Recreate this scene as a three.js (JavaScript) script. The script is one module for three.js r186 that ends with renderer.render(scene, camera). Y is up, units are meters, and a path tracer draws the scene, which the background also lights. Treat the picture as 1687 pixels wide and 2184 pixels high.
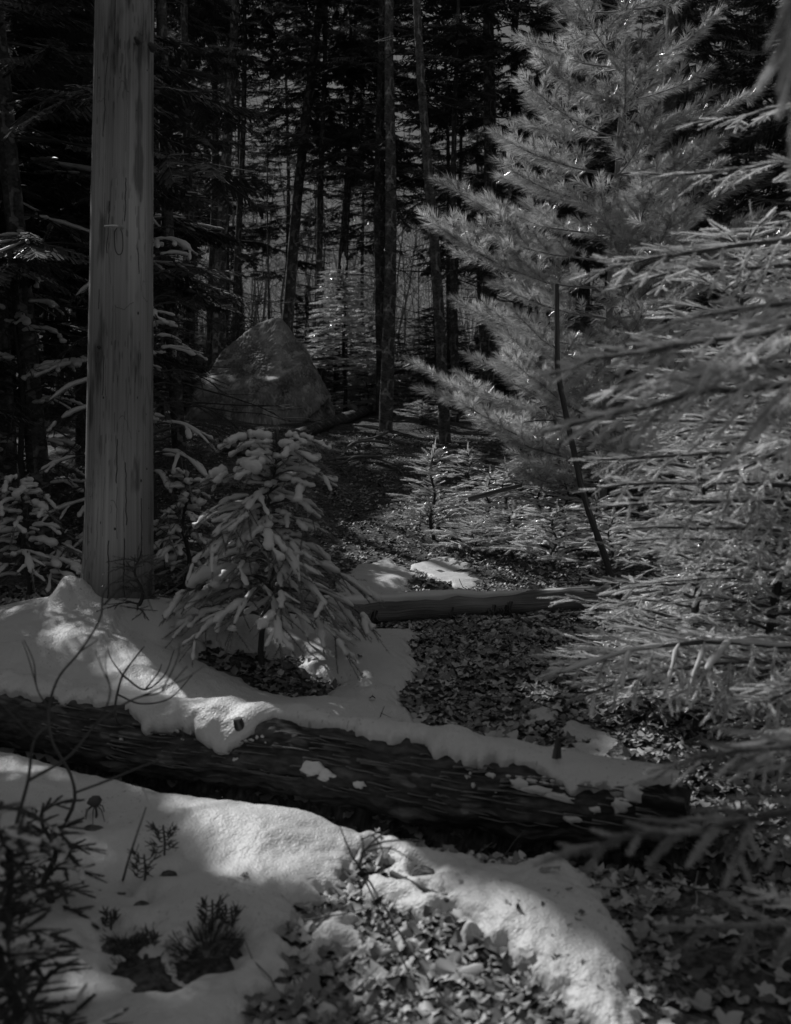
import * as THREE from 'three';
import { ImprovedNoise } from 'three/addons/math/ImprovedNoise.js';

// ------------------------------------------------------------------ camera, sky, sun, exposure
const scene = new THREE.Scene();
const camera = new THREE.PerspectiveCamera(50, 791 / 1024, 0.05, 600);
camera.position.set(0, 1.6, 0);
camera.rotation.x = THREE.MathUtils.degToRad(-8);
camera.setFocalLength && (camera.filmGauge = 35);
camera.focus = 8.5;
camera.userData.fStop = 3.2;
const renderer = new THREE.WebGLRenderer({ antialias: true });
renderer.setSize(791, 1024);
renderer.toneMapping = THREE.LinearToneMapping;
renderer.toneMappingExposure = 0.68;
renderer.shadowMap.enabled = true;
const SUN_AZ = 34.6 * Math.PI / 180, SUN_EL = 38 * Math.PI / 180;
const toSun = new THREE.Vector3(-Math.sin(SUN_AZ) * Math.cos(SUN_EL), Math.sin(SUN_EL), -Math.cos(SUN_AZ) * Math.cos(SUN_EL));
const sun = new THREE.DirectionalLight(0xffffff, 5);
sun.name = 'sun';
sun.position.copy(toSun).multiplyScalar(60);
sun.castShadow = true;
sun.shadow.mapSize.set(4096, 4096);
Object.assign(sun.shadow.camera, { left: -30, right: 30, top: 30, bottom: -30, near: 1, far: 160 });
scene.add(sun, sun.target);
{
  const W = 64, H = 32, d = new Float32Array(W * H * 4);
  for (let r = 0; r < H; r++) for (let c = 0; c < W; c++) {
    const el = (r + 0.5) / H * 180 - 90, t = Math.max(0, Math.min(1, el / 90)), v = el < 0 ? 0.14 : 0.15 + 0.165 * Math.sqrt(t);
    d.set([v, v, v, 1], (r * W + c) * 4);
  }
  const sky = new THREE.DataTexture(d, W, H, THREE.RGBAFormat, THREE.FloatType);
  sky.mapping = THREE.EquirectangularReflectionMapping;
  sky.magFilter = THREE.LinearFilter;
  sky.needsUpdate = true;
  scene.background = sky;
  scene.environment = sky;
}

// ------------------------------------------------------------------ helpers
const V = (x, y, z) => new THREE.Vector3(x, y, z);
const UPV = V(0, 1, 0);
const lerp = THREE.MathUtils.lerp, clamp = THREE.MathUtils.clamp;
const ss = (a, b, x) => { const t = clamp((x - a) / (b - a), 0, 1); return t * t * (3 - 2 * t); };
function rng(seed) { let a = seed >>> 0; return () => { a = (a + 0x6d2b79f5) >>> 0; let t = Math.imul(a ^ (a >>> 15), 1 | a); t = (t + Math.imul(t ^ (t >>> 7), 61 | t)) ^ t; return ((t ^ (t >>> 14)) >>> 0) / 4294967296; }; }
const perlin = new ImprovedNoise();
const N3 = (x, y, z) => perlin.noise(x + 131.3, y + 57.7, z + 211.1);
const N2 = (x, z) => perlin.noise(x + 91.37, 3.71, z + 47.53);
const fbm2 = (x, z, o = 3) => { let s = 0, a = 1; for (let i = 0; i < o; i++) { s += a * N2(x, z); x = x * 2.03 + 7.1; z = z * 2.03 - 3.3; a *= 0.5; } return s; };
const fbm3 = (x, y, z, o = 3) => { let s = 0, a = 1; for (let i = 0; i < o; i++) { s += a * N3(x, y, z); x *= 2.03; y *= 2.03; z *= 2.03; a *= 0.5; } return s; };

// picture measurements (1687 x 2183) turned into rays of the lens, used once to find places in the world
const FP = 1091.5 / Math.tan(25 * Math.PI / 180), CP = Math.cos(8 * Math.PI / 180), SP = Math.sin(8 * Math.PI / 180);
const ray = (px, py) => { const x = (px - 843.5) / FP, y = -(py - 1091.5) / FP; return V(x, y * CP - SP, -y * SP - CP); };
const at = (px, py, depth) => ray(px, py).multiplyScalar(depth).add(V(0, 1.6, 0));
const atD = (px, py, d) => { const r = ray(px, py); return r.multiplyScalar(d / -r.z).add(V(0, 1.6, 0)); };

const used = {};
function numbered(name) { const n = used[name] = (used[name] ?? -1) + 1; return n ? name + '_' + String(n).padStart(3, '0') : name; }
function tag(o, label, category, group, kind) { if (label) o.userData.label = label; if (category) o.userData.category = category; if (group) o.userData.group = group; if (kind) o.userData.kind = kind; return o; }
function thing(name, label, category, pos = V(0, 0, 0), group) { const o = new THREE.Group(); o.name = numbered(name); o.position.copy(pos); scene.add(o); return tag(o, label, category, group); }
function mesh(name, geo, mat, parent) { const m = new THREE.Mesh(geo, mat); m.name = parent ? name : numbered(name); m.castShadow = m.receiveShadow = true; (parent ?? scene).add(m); return m; }

// geometry collector; everything is stored relative to an origin
class MB {
  constructor(origin) { this.p = []; this.uv = []; this.i = []; this.seam = []; this.o = origin ?? V(0, 0, 0); this.c = null; }
  get n() { return this.p.length / 3; }
  vert(v, u, w) { this.p.push(v.x - this.o.x, v.y - this.o.y, v.z - this.o.z); this.uv.push(u, w); return this.n - 1; }
  tube(pts, rad, seg, opt = {}) {
    const { rough = 0, freq = 6, caps = true, flat = 1, v0 = 0, shape } = opt, n = pts.length, first = this.n;
    const R = typeof rad === 'function' ? rad : (t) => lerp(rad[0], rad[1], t);
    const T = V(0, 0, 0), A = V(0, 0, 0), B = V(0, 0, 0), q = V(0, 0, 0);
    let len = v0, ref = null, rAvg = 0;
    for (let k = 0; k < n; k++) rAvg += R(k / (n - 1)) / n;
    for (let k = 0; k < n; k++) {
      T.copy(pts[Math.min(k + 1, n - 1)]).sub(pts[Math.max(k - 1, 0)]).normalize();
      if (!ref) ref = Math.abs(T.y) < 0.9 ? V(0, 1, 0) : V(0, 0, 1);
      A.copy(ref).addScaledVector(T, -ref.dot(T)).normalize(); ref = A.clone(); B.crossVectors(T, A);
      if (k) len += pts[k].distanceTo(pts[k - 1]);
      const r0 = R(k / (n - 1));
      for (let s = 0; s <= seg; s++) {
        const a = (s % seg) / seg * Math.PI * 2, ca = Math.cos(a), sa = Math.sin(a);
        q.set(0, 0, 0).addScaledVector(A, ca * flat).addScaledVector(B, sa);
        let r = r0;
        if (rough) r *= 1 + rough * fbm3((pts[k].x + q.x * r0) * freq, (pts[k].y + q.y * r0) * freq * (opt.stretch ?? 1), (pts[k].z + q.z * r0) * freq, 2);
        if (shape) r *= shape(k / (n - 1), a, pts[k]);
        q.multiplyScalar(r).add(pts[k]);
        this.vert(q, s / seg * (opt.once ? 1 : rAvg * 6.283), len);
      }
      this.seam.push(first + k * (seg + 1), first + k * (seg + 1) + seg);
    }
    for (let k = 0; k < n - 1; k++) for (let s = 0; s < seg; s++) {
      const a = first + k * (seg + 1) + s, b = a + 1, c = a + seg + 1, d = c + 1;
      this.i.push(a, b, c, b, d, c);
    }
    if (caps) for (const k of [0, n - 1]) {
      const c = this.vert(pts[k], 0, 0), ring = [];
      for (let s = 0; s <= seg; s++) { const j = first + k * (seg + 1) + s; this.p.push(...this.p.slice(j * 3, j * 3 + 3)); this.uv.push(Math.cos(s / seg * 6.283) * rAvg, Math.sin(s / seg * 6.283) * rAvg); ring.push(this.n - 1); }
      for (let s = 0; s < seg; s++) k ? this.i.push(c, ring[s], ring[s + 1]) : this.i.push(c, ring[s + 1], ring[s]);
    }
    return this;
  }
  geo() {
    const g = new THREE.BufferGeometry();
    g.setAttribute('position', new THREE.Float32BufferAttribute(this.p, 3));
    g.setAttribute('uv', new THREE.Float32BufferAttribute(this.uv, 2));
    g.setIndex(this.i);
    g.computeVertexNormals();
    const nn = g.attributes.normal;
    for (let k = 0; k < this.seam.length; k += 2) {
      const a = this.seam[k], b = this.seam[k + 1], x = nn.getX(a) + nn.getX(b), y = nn.getY(a) + nn.getY(b), z = nn.getZ(a) + nn.getZ(b), l = Math.hypot(x, y, z) || 1;
      nn.setXYZ(a, x / l, y / l, z / l); nn.setXYZ(b, x / l, y / l, z / l);
    }
    return g;
  }
  build(name, mat, parent) { return mesh(name, this.geo(), mat, parent); }
}
const curve = (pts, n) => new THREE.CatmullRomCurve3(pts).getPoints(n);

// ------------------------------------------------------------------ textures (grey, tiling)
function hash(x, y, s) { let h = Math.imul(x, 374761393) + Math.imul(y, 668265263) + Math.imul(s, 1274126177); h = Math.imul(h ^ (h >>> 13), 1274126177); return ((h ^ (h >>> 16)) >>> 0) / 4294967296; }
function tn(u, v, fx, fy, s) {
  const x = u * fx, y = v * fy, xi = Math.floor(x), yi = Math.floor(y), a = x - xi, b = y - yi, p = a * a * (3 - 2 * a), q = b * b * (3 - 2 * b);
  const m = (k, f) => ((k % f) + f) % f, x0 = m(xi, fx), x1 = m(xi + 1, fx), y0 = m(yi, fy), y1 = m(yi + 1, fy);
  return lerp(lerp(hash(x0, y0, s), hash(x1, y0, s), p), lerp(hash(x0, y1, s), hash(x1, y1, s), p), q);
}
function tfbm(u, v, fx, fy, o, s) { let r = 0, a = 0.5, t = 0; for (let i = 0; i < o; i++) { r += a * tn(u, v, fx, fy, s + i); t += a; a *= 0.5; fx *= 2; fy *= 2; } return r / t; }
function tex(w, h, fn, srgb = true, draw) {
  let t;
  const put = (d) => { for (let y = 0; y < h; y++) for (let x = 0; x < w; x++) { const k = clamp(fn(x / w, 1 - (y + 0.5) / h), 0, 1) * 255, o = (y * w + x) * 4; d[o] = d[o + 1] = d[o + 2] = k; d[o + 3] = 255; } };
  const c = document.createElement('canvas'); c.width = w; c.height = h;
  const g = c.getContext('2d'), im = g.createImageData(w, h);
  put(im.data); g.putImageData(im, 0, 0);
  if (draw) draw(g);
  t = new THREE.CanvasTexture(c);
  t.wrapS = t.wrapT = THREE.RepeatWrapping;
  if (srgb) t.colorSpace = THREE.SRGBColorSpace;
  return t;
}
const rep = (t, x, y) => { const c = t.clone(); c.repeat.set(x, y); c.needsUpdate = true; return c; };
const ridge = (u, v) => { const w = tfbm(u, v, 8, 4, 2, 5) * 0.25, r = tn(u + w * 0.12, v, 14, 5, 11); return Math.abs(r * 2 - 1); };
const barkH = (u, v) => clamp(0.25 + 0.55 * ridge(u, v) + 0.3 * (tfbm(u, v, 24, 16, 3, 31) - 0.5), 0, 1);
const T = {
  barkC: tex(512, 512, (u, v) => 0.2 + 0.26 * barkH(u, v) + 0.28 * (tfbm(u, v, 40, 40, 3, 77) - 0.5) + 0.3 * Math.pow(tfbm(u, v, 7, 7, 3, 15), 4) + 0.2 * ss(0.66, 0.72, tfbm(u, v, 12, 9, 2, 91))),
  barkB: tex(512, 512, barkH, false),
  woodC: tex(512, 1024, (u, v) => 0.42 + 0.22 * (tfbm(u, v, 60, 3, 3, 3) - 0.5) + 0.3 * (tfbm(u, v, 5, 3, 3, 9) - 0.5)),
  woodB: tex(512, 1024, (u, v) => tfbm(u, v, 64, 3, 3, 3), false),
  soilC: tex(1024, 1024, (u, v) => 0.26 + 0.3 * (tfbm(u, v, 12, 12, 4, 8) - 0.45) + 0.4 * (tfbm(u, v, 80, 80, 3, 18) - 0.42)),
  soilB: tex(1024, 1024, (u, v) => tfbm(u, v, 50, 50, 4, 18), false),
  snowC: tex(512, 512, (u, v) => 0.93 + 0.05 * (tfbm(u, v, 6, 6, 3, 2) - 0.5) - 0.2 * ss(0.86, 0.92, tn(u, v, 130, 130, 6)) * ss(0.55, 0.75, tn(u, v, 7, 7, 61))),
  snowB: tex(1024, 1024, (u, v) => 0.6 * tfbm(u, v, 40, 40, 3, 12) + 0.4 * tn(u, v, 220, 220, 5), false),
};
const poleH = 9.2;
const poleTexC = tex(1024, 2048, (u, v) => {
  const grain = tfbm(u, v, 150, 5, 3, 3) - 0.5, big = tfbm(u, v, 4, 5, 3, 19) - 0.5, blot = ss(0.56, 0.75, tfbm(u, v, 16, 12, 4, 51)), speck = ss(0.74, 0.8, tn(u, v, 150, 60, 7)) * ss(0.45, 0.65, tn(u, v, 8, 10, 9));
  return 0.57 + 0.2 * grain + 0.36 * big - 0.2 * blot - 0.12 * speck - 0.26 * ss(0.16, 0.0, v) * tfbm(u, v, 9, 8, 3, 22) * 2;
}, true, (g) => {
  const r = rng(17);
  for (let k = 0; k < 150; k++) {
    let x = r() * 1024, y = r() * 2048; const n = 4 + r() * 26, big = r() < 0.25;
    g.strokeStyle = 'rgba(12,12,12,' + (big ? 0.95 : 0.5) + ')'; g.lineWidth = big ? 3.4 : 1.3; g.beginPath(); g.moveTo(x, y);
    for (let i = 0; i < n; i++) { x += (r() - 0.5) * 5; y += 8; g.lineTo(x, y); }
    g.stroke();
  }
  g.fillStyle = 'rgba(15,15,15,.85)';
  for (let k = 0; k < 46; k++) { g.beginPath(); g.ellipse(r() * 1024, r() * 2048, 1.5 + r() * 4, 1.5 + r() * 3, 0, 0, 7); g.fill(); }
  g.strokeStyle = 'rgba(20,20,20,.5)'; g.lineWidth = 1.4;
  for (let k = 0; k < 24; k++) { let x = r() * 1024, y = r() * 2048; g.beginPath(); g.moveTo(x, y); let a = r() * 6; for (let i = 0; i < 26; i++) { a += (r() - 0.5) * 1.5; x += Math.cos(a) * 4; y += Math.sin(a) * 4; g.lineTo(x, y); } g.stroke(); }
});
const needles = (v, coat, through = 0.45) => new THREE.MeshPhysicalMaterial({ color: new THREE.Color().setRGB(v, v, v), transmission: through, roughness: 1, thickness: 0, clearcoat: coat, clearcoatRoughness: 0.2, side: THREE.DoubleSide });
const S = (o) => new THREE.MeshStandardMaterial({ roughness: 0.9, ...o });
const grey = (v) => new THREE.Color().setRGB(v, v, v);
const M = {
  pole: S({ map: poleTexC, bumpMap: poleTexC, bumpScale: 0.008, roughness: 0.8 }),
  bark: S({ map: rep(T.barkC, 1.6, 1.6), bumpMap: rep(T.barkB, 1.6, 1.6), bumpScale: 0.018, color: grey(1.35) }),
  barkFar: S({ map: rep(T.barkC, 1.6, 1.6), color: grey(0.75) }),
  barkPale: S({ color: grey(0.2), roughness: 0.6 }),
  barkDark: S({ color: grey(0.045) }),
  twig: S({ color: grey(0.07) }),
  log: S({ map: rep(T.barkC, 2.2, 0.8), bumpMap: rep(T.barkB, 2.2, 0.8), bumpScale: 0.03, color: grey(0.5) }),
  logPale: S({ map: rep(T.woodC, 2.5, 0.9), bumpMap: rep(T.woodB, 2.5, 0.9), bumpScale: 0.012, color: grey(1.1) }),
  dead: S({ map: rep(T.woodC, 4, 1), bumpMap: rep(T.woodB, 4, 1), bumpScale: 0.004, color: grey(0.5) }),
  deadPale: S({ map: rep(T.woodC, 4, 1), color: grey(1.1) }),
  rock: S({ vertexColors: true }),
  soil: S({ map: rep(T.soilC, 0.8, 0.8), bumpMap: rep(T.soilB, 0.8, 0.8), bumpScale: 0.03, color: grey(0.9) }),
  snow: S({ map: rep(T.snowC, 0.9, 0.9), bumpMap: rep(T.snowB, 0.9, 0.9), bumpScale: 0.005, roughness: 0.55, color: grey(0.66) }),
  snowCap: S({ color: grey(0.58), roughness: 0.55 }),
  
  leaf: S({ roughness: 0.5 }),
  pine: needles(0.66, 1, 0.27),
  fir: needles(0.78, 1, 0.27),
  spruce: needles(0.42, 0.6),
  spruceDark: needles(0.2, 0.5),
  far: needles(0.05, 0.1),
  metal: S({ color: grey(0.6), roughness: 0.3, metalness: 1 }),
  thicket: S({ color: grey(0.42) }),
};
const leafMats = [0.1, 0.16, 0.23, 0.32, 0.44].map((v) => S({ color: grey(v), roughness: 0.55 }));

// ------------------------------------------------------------------ where sun falls (gaps between the crowns above): plan areas in metres
const inPoly = (P, x, z) => { let r = false; for (let i = 0, j = P.length - 1; i < P.length; j = i++) if ((P[i][1] > z) !== (P[j][1] > z) && x < (P[j][0] - P[i][0]) * (z - P[i][1]) / (P[j][1] - P[i][1]) + P[i][0]) r = !r; return r; };
const segDist = (P, x, z) => { let m = 1e9; for (let i = 0, j = P.length - 1; i < P.length; j = i++) { const ax = P[j][0], az = P[j][1], bx = P[i][0] - ax, bz = P[i][1] - az, t = clamp(((x - ax) * bx + (z - az) * bz) / (bx * bx + bz * bz || 1), 0, 1), e = Math.hypot(x - ax - bx * t, z - az - bz * t); if (e < m) m = e; } return m; };

// ------------------------------------------------------------------ ground shape
const logA = at(-120, 1506, 4.85), logB = at(1330, 1722, 3.72), logDir = logB.clone().sub(logA), logLen = logDir.length(); logDir.divideScalar(logLen);
const logSide = V(-logDir.z, 0, logDir.x);                       // towards the camera
if (logSide.z < 0) logSide.negate();
function baseH(x, z) {
  const d = -z;
  let h = 0.55 * ss(7, 19, d) + 0.5 * ss(19, 40, d) + 8 * ss(50, 130, d);
  h += 0.24 * Math.exp(-(((x + 1.5) / 0.9) ** 2) - ((z + 5.75) / 0.9) ** 2) + 0.12 * ss(-0.8, -2.6, x) * ss(4.2, 6, d);
  h += 0.05 * N2(x * 0.9, z * 0.9) + 0.022 * N2(x * 3.1, z * 3.1) + (d > 8 ? 0.1 * ss(8, 12, d) * N2(x * 0.6, z * 0.5) : 0);
  const t = (x - logA.x) * logDir.x + (z - logA.z) * logDir.z, s = (x - logA.x) * logSide.x + (z - logA.z) * logSide.z;
  h -= 0.3 * Math.exp(-(((s - 0.1) / 0.2) ** 4)) * ss(-0.6, 0.3, t) * ss(logLen + 0.9, logLen - 0.1, t);
  return h;
}
const march = (px, py, f = baseH) => { const r = ray(px, py), p = V(0, 1.6, 0); let t = 1; for (; t < 80; t += 0.03) { p.set(0, 1.6, 0).addScaledVector(r, t); if (p.y < f(p.x, p.z)) break; } return p; };
const flatH = (x, z) => { const d = -z; return 0.55 * ss(7, 19, d) + 0.24 * Math.exp(-(((x + 1.5) / 0.9) ** 2) - ((z + 5.75) / 0.9) ** 2) + 0.12 * ss(-0.8, -2.6, x) * ss(4.2, 6, d) + 0.05; };
const plan = (L) => L.map(([a, b]) => { const p = march(a, b, flatH); return [p.x, p.z]; });
const snowIn = [
  plan([[-500, 1600], [0, 1568], [120, 1590], [230, 1612], [400, 1652], [560, 1690], [700, 1722], [775, 1757], [850, 1762], [930, 1790], [1020, 1830], [1130, 1836], [1152, 1800], [1182, 1792], [1210, 1830], [1262, 1870], [1310, 1950], [1345, 2030], [1390, 2183], [1420, 2500], [-300, 2500]]),
  plan([[-900, 1300], [100, 1265], [330, 1262], [480, 1330], [640, 1290], [700, 1288], [760, 1338], [905, 1333], [868, 1378], [892, 1410], [850, 1470], [884, 1512], [868, 1540], [960, 1582], [1100, 1592], [1260, 1600], [1300, 1640], [1100, 1660], [700, 1600], [0, 1500], [-900, 1480]]),
  plan([[690, 1300], [720, 1230], [760, 1190], [830, 1180], [890, 1205], [860, 1235], [900, 1275], [880, 1300]]),
  plan([[860, 1185], [960, 1170], [1020, 1195], [1060, 1245], [960, 1250], [890, 1225]]),
  plan([[1115, 1500], [1160, 1490], [1250, 1515], [1300, 1530], [1390, 1585], [1330, 1610], [1150, 1600], [1200, 1570], [1180, 1540], [1130, 1540]]),
];
const snowOut = [
  plan([[600, 1962], [640, 1905], [690, 1890], [738, 1832], [795, 1800], [835, 1850], [900, 1875], [960, 1925], [1060, 2005], [1150, 2065], [1235, 2150], [1260, 2230], [1260, 2600], [380, 2600], [520, 2165], [525, 2110], [610, 2100], [655, 2010]]),
  plan([[392, 1385], [440, 1375], [560, 1390], [640, 1395], [655, 1430], [715, 1440], [690, 1462], [620, 1470], [520, 1440], [460, 1420]]),
];
const fingers = [plan([[655, 1985], [690, 1930], [720, 1905], [760, 1930], [735, 1955], [815, 1985], [800, 2005], [715, 1985], [665, 2040], [610, 2110], [560, 2105]]), plan([[770, 1840], [830, 1835], [930, 1880], [1000, 1930], [940, 1925], [890, 1935], [850, 1905], [800, 1890], [770, 1920]]), plan([[965, 1970], [1010, 1955], [1030, 1985], [990, 1995]]), plan([[640, 2150], [690, 2120], [760, 2130], [700, 2150]])];
const holes = [[262, 1990, 0.07], [300, 2040, 0.075], [340, 2075, 0.06], [432, 2025, 0.085], [470, 2000, 0.07], [358, 1832, 0.026], [300, 1892, 0.03], [270, 1870, 0.014], [598, 2070, 0.025], [200, 1750, 0.03], [905, 1835, 0.03]].map(([a, b, r]) => { const p = march(a, b, flatH); return [p.x, p.z, r]; });
function sdf(P, x, z) { const s = segDist(P, x, z); return inPoly(P, x, z) ? s : -s; }
const box = (P) => { const xs = P.map((p) => p[0]), zs = P.map((p) => p[1]); return [Math.min(...xs), Math.max(...xs), Math.min(...zs), Math.max(...zs)]; };
const boxes = new Map([...snowIn, ...snowOut, ...fingers].map((P) => [P, box(P)]));
const far = (P, x, z) => { const [a, b, c, d] = boxes.get(P); return x < a - 0.35 || x > b + 0.35 || z < c - 0.35 || z > d + 0.35; };
let snowT = 1;
function snowS(x, z) {                                           // metres inside the edge of the snow
  if (z < -13 || z > -1) return z > -1 ? 0.3 : -1;
  let s = -0.3;
  snowT = 1;
  snowIn.forEach((P, i) => { if (!far(P, x, z)) { const q = sdf(P, x, z) - (i > 2 ? 0.03 + 0.22 * Math.max(0, N2(x * 5 + 9, z * 5)) + 0.1 * Math.max(0, N2(x * 15, z * 15)) : 0); if (q > s) { s = q; snowT = i > 2 ? 0.28 : i > 1 ? 0.6 : 1; } } });
  for (const P of snowOut) if (!far(P, x, z)) s = Math.min(s, -sdf(P, x, z));
  for (const P of fingers) if (!far(P, x, z)) s = Math.max(s, sdf(P, x, z));
  if (s < -0.12) return s;
  s += 0.045 * N2(x * 6, z * 6) + 0.034 * N2(x * 17, z * 17) + 0.016 * N2(x * 46, z * 46);
  for (const [hx, hz, r] of holes) { const e = Math.hypot(x - hx, z - hz); if (e < r + 0.7) s = Math.min(s, e - r * (1 + 0.5 * N2(x * 18 + hx * 9, z * 18))); }
  return s;
}
function groundH(x, z, s) {
  let h = baseH(x, z);
  if (z > -5 && z < -1.5) for (const [hx, hz, r] of holes) { const e = Math.hypot(x - hx, z - hz); if (e < r * 1.6 && r > 0.02) h += 0.012 * ss(r * 1.5, r * 0.6, e); }
  if (-z < 16) h += 0.014 * N2(x * 9, z * 9) + 0.008 * N2(x * 26, z * 26);
  return h;
}
function snowH(x, z) { const s = snowS(x, z); return s <= 0 ? groundH(x, z) - 0.03 * Math.min(1, -s * 8) : baseH(x, z) + snowT * (0.058 * (1 - Math.exp(-s / 0.04)) + 0.045 * ss(0.05, 0.6, s)) + 0.007 * N2(x * 8, z * 8) + 0.004 * N2(x * 27, z * 27) + 0.025 * N2(x * 2.2 + 5, z * 2.2) + 0.13 * Math.exp(-(((x + 1.68) / 0.11) ** 2) - ((z + 5.6) / 0.13) ** 2) * (1 + 0.5 * N2(x * 12, z * 12)) + 0.05 * Math.exp(-(((x + 1.25) / 0.2) ** 2) - ((z + 5.5) / 0.12) ** 2); }
const topH = (x, z) => Math.max(groundH(x, z), snowH(x, z));
const onGround = (px, py) => march(px, py, topH);
{
  const rows = [], cols = [];
  for (let d = 1.75; d < 30; d *= 1 + (d < 12 ? 0.0042 : 0.012)) rows.push(d);
  const R = [-400, -120, -40, -12, -4, -1, 0.5, 1.2, ...rows, 33, 37, 42, 48, 55, 62, 70, 80, 95, 110, 125, 200, 420];
  for (let c = -210; c <= 210; c++) cols.push(c / 210);
  const C = [-60, -22, -9, -4, -2.2, -1.5, -1.2, ...cols, 1.2, 1.5, 2.2, 4, 9, 22, 60];
  const g = new MB(), sn = new MB(), hw = (d) => 0.43 * clamp(d, 1.6, 30) + 0.35, S_ = [], nc = C.length;
  for (const d of R) for (const c of C) {
    const x = c * hw(d), z = -d, y = groundH(x, z), near = Math.abs(c) <= 1.3 && d > 1.5 && d < 13.2, s = near ? snowH(x, z) : -9;
    g.vert(V(x, y, z), x, z); sn.vert(V(x, near ? s : y - 0.05, z), x, z); S_.push(near ? s - y : -9);
  }
  for (let r = 0; r < R.length - 1; r++) for (let c = 0; c < nc - 1; c++) {
    const a = r * nc + c, b = a + 1, e = a + nc, f = e + 1;
    g.i.push(a, b, e, b, f, e);
    if (Math.max(S_[a], S_[b], S_[e], S_[f]) > 0 && Math.min(S_[a], S_[b], S_[e], S_[f]) > -5) sn.i.push(a, b, e, b, f, e);
  }
  var ground = g.build('ground', M.soil); tag(ground, null, null, null, 'structure');
  // only the vertices that are used
  const map = new Map(), k = new MB();
  for (const i of sn.i) { if (!map.has(i)) map.set(i, k.vert(V(sn.p[i * 3], sn.p[i * 3 + 1], sn.p[i * 3 + 2]), sn.uv[i * 2], sn.uv[i * 2 + 1])); k.i.push(map.get(i)); }
  tag(k.build('snow', M.snow), 'old melting snow lying on the ground around the fallen logs', null, null, 'structure');
}

// ------------------------------------------------------------------ sun gaps in the canopy
const k1 = 1 / toSun.y;
const litPolys = [
  plan([[575, 1800], [555, 1705], [620, 1690], [760, 1735], [850, 1800], [1350, 2110], [1440, 2183], [1500, 2500], [800, 2500], [690, 2060], [640, 1960], [605, 1880]]),
  plan([[740, 1185], [760, 1110], [900, 1055], [1110, 1030], [1320, 1150], [1420, 1270], [1400, 1320], [1000, 1300], [860, 1270], [760, 1235]]),
  plan([[1040, 1600], [1150, 1560], [1450, 1580], [1450, 1720], [1250, 1690], [1080, 1640]]),
  plan([[185, 1320], [230, 1325], [345, 1450], [200, 1440]]),
  plan([[1000, 1440], [1100, 1410], [1250, 1460], [1200, 1520], [1120, 1500]]),
  [[-0.5, -8.6], [0.4, -7.2], [4.2, -3.4], [7.6, -2.0], [7.6, -6.8], [4.6, -9.4], [1.6, -10.2], [-0.2, -10]],
  [[-2.15, -6.0], [-1.3, -5.5], [1.97, -0.76], [1.12, -1.26]],
  [[0.75, -4.9], [1.2, -2.9], [2.05, -1.1], [1.7, -0.7], [1.7, 0.6], [5.5, 0.6], [5.5, -5], [2.6, -6.2]],
];
const litSpots = [[400, 1711, 0.05], [460, 1711, 0.05], [455, 1771, 0.045], [480, 1816, 0.05], [450, 1846, 0.03], [200, 1821, 0.05], [60, 1690, 0.09], [120, 1650, 0.06], [250, 1680, 0.06], [635, 1515, 0.05], [690, 1525, 0.05], [790, 1537, 0.05], [600, 1400, 0.06], [680, 1400, 0.09], [760, 1420, 0.08], [800, 1450, 0.06], [720, 1380, 0.06], [640, 1430, 0.05], [60, 1360, 0.08], [150, 1440, 0.07], [420, 1490, 0.05], [520, 1510, 0.06], [660, 1560, 0.07], [345, 2120, 0.05], [200, 2110, 0.06], [830, 940, 0.3], [790, 1522, 0.16], [520, 1190, 0.06]].map(([a, b, r]) => { const p = march(a, b, flatH); return [p.x, p.z, r]; });
function lit(p) {                                                // is this bit of crown above a place the sun reaches
  const x = p.x - toSun.x * k1 * (p.y - 0.05), z = p.z - toSun.z * k1 * (p.y - 0.05);
  for (const P of litPolys) if (inPoly(P, x, z)) return true;
  for (const [a, b, r] of litSpots) if (Math.hypot(x - a, z - b) < r + 0.12) return true;
  if (Math.hypot(x - 0.35, z + 18.5) < 1.1) return true;
  return z < -4.9 && N2(x * 1.7 + 40, z * 1.7) > 0.4;
}

// ------------------------------------------------------------------ needle sprays (all start at 0 and point along +x, top is +y)
function triGeo(tris) { const g = new THREE.BufferGeometry(); g.setAttribute('position', new THREE.Float32BufferAttribute(tris, 3)); g.computeVertexNormals(); return g; }
function needle(out, b, dir, len, w, blunt, r) {
  const side = V(0, 0, 0).crossVectors(dir, V(r() - 0.5, 0.6 + r(), r() - 0.5)).normalize().multiplyScalar(w / 2), tip = b.clone().addScaledVector(dir, len), s2 = side.clone().multiplyScalar(blunt ? 0.8 : 0);
  const a1 = b.clone().sub(side), a2 = b.clone().add(side), t1 = tip.clone().sub(s2), t2 = tip.clone().add(s2);
  out.push(a1.x, a1.y, a1.z, a2.x, a2.y, a2.z, t2.x, t2.y, t2.z);
  if (blunt) out.push(a1.x, a1.y, a1.z, t2.x, t2.y, t2.z, t1.x, t1.y, t1.z);
}
function stem(out, L, r) { for (let k = 0; k < 3; k++) { const a = k * 2.094, b = a + 2.094, A = [Math.cos(a) * r, Math.sin(a) * r], B = [Math.cos(b) * r, Math.sin(b) * r]; out.push(0, ...A, 0, ...B, L, 0, 0); } }
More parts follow.
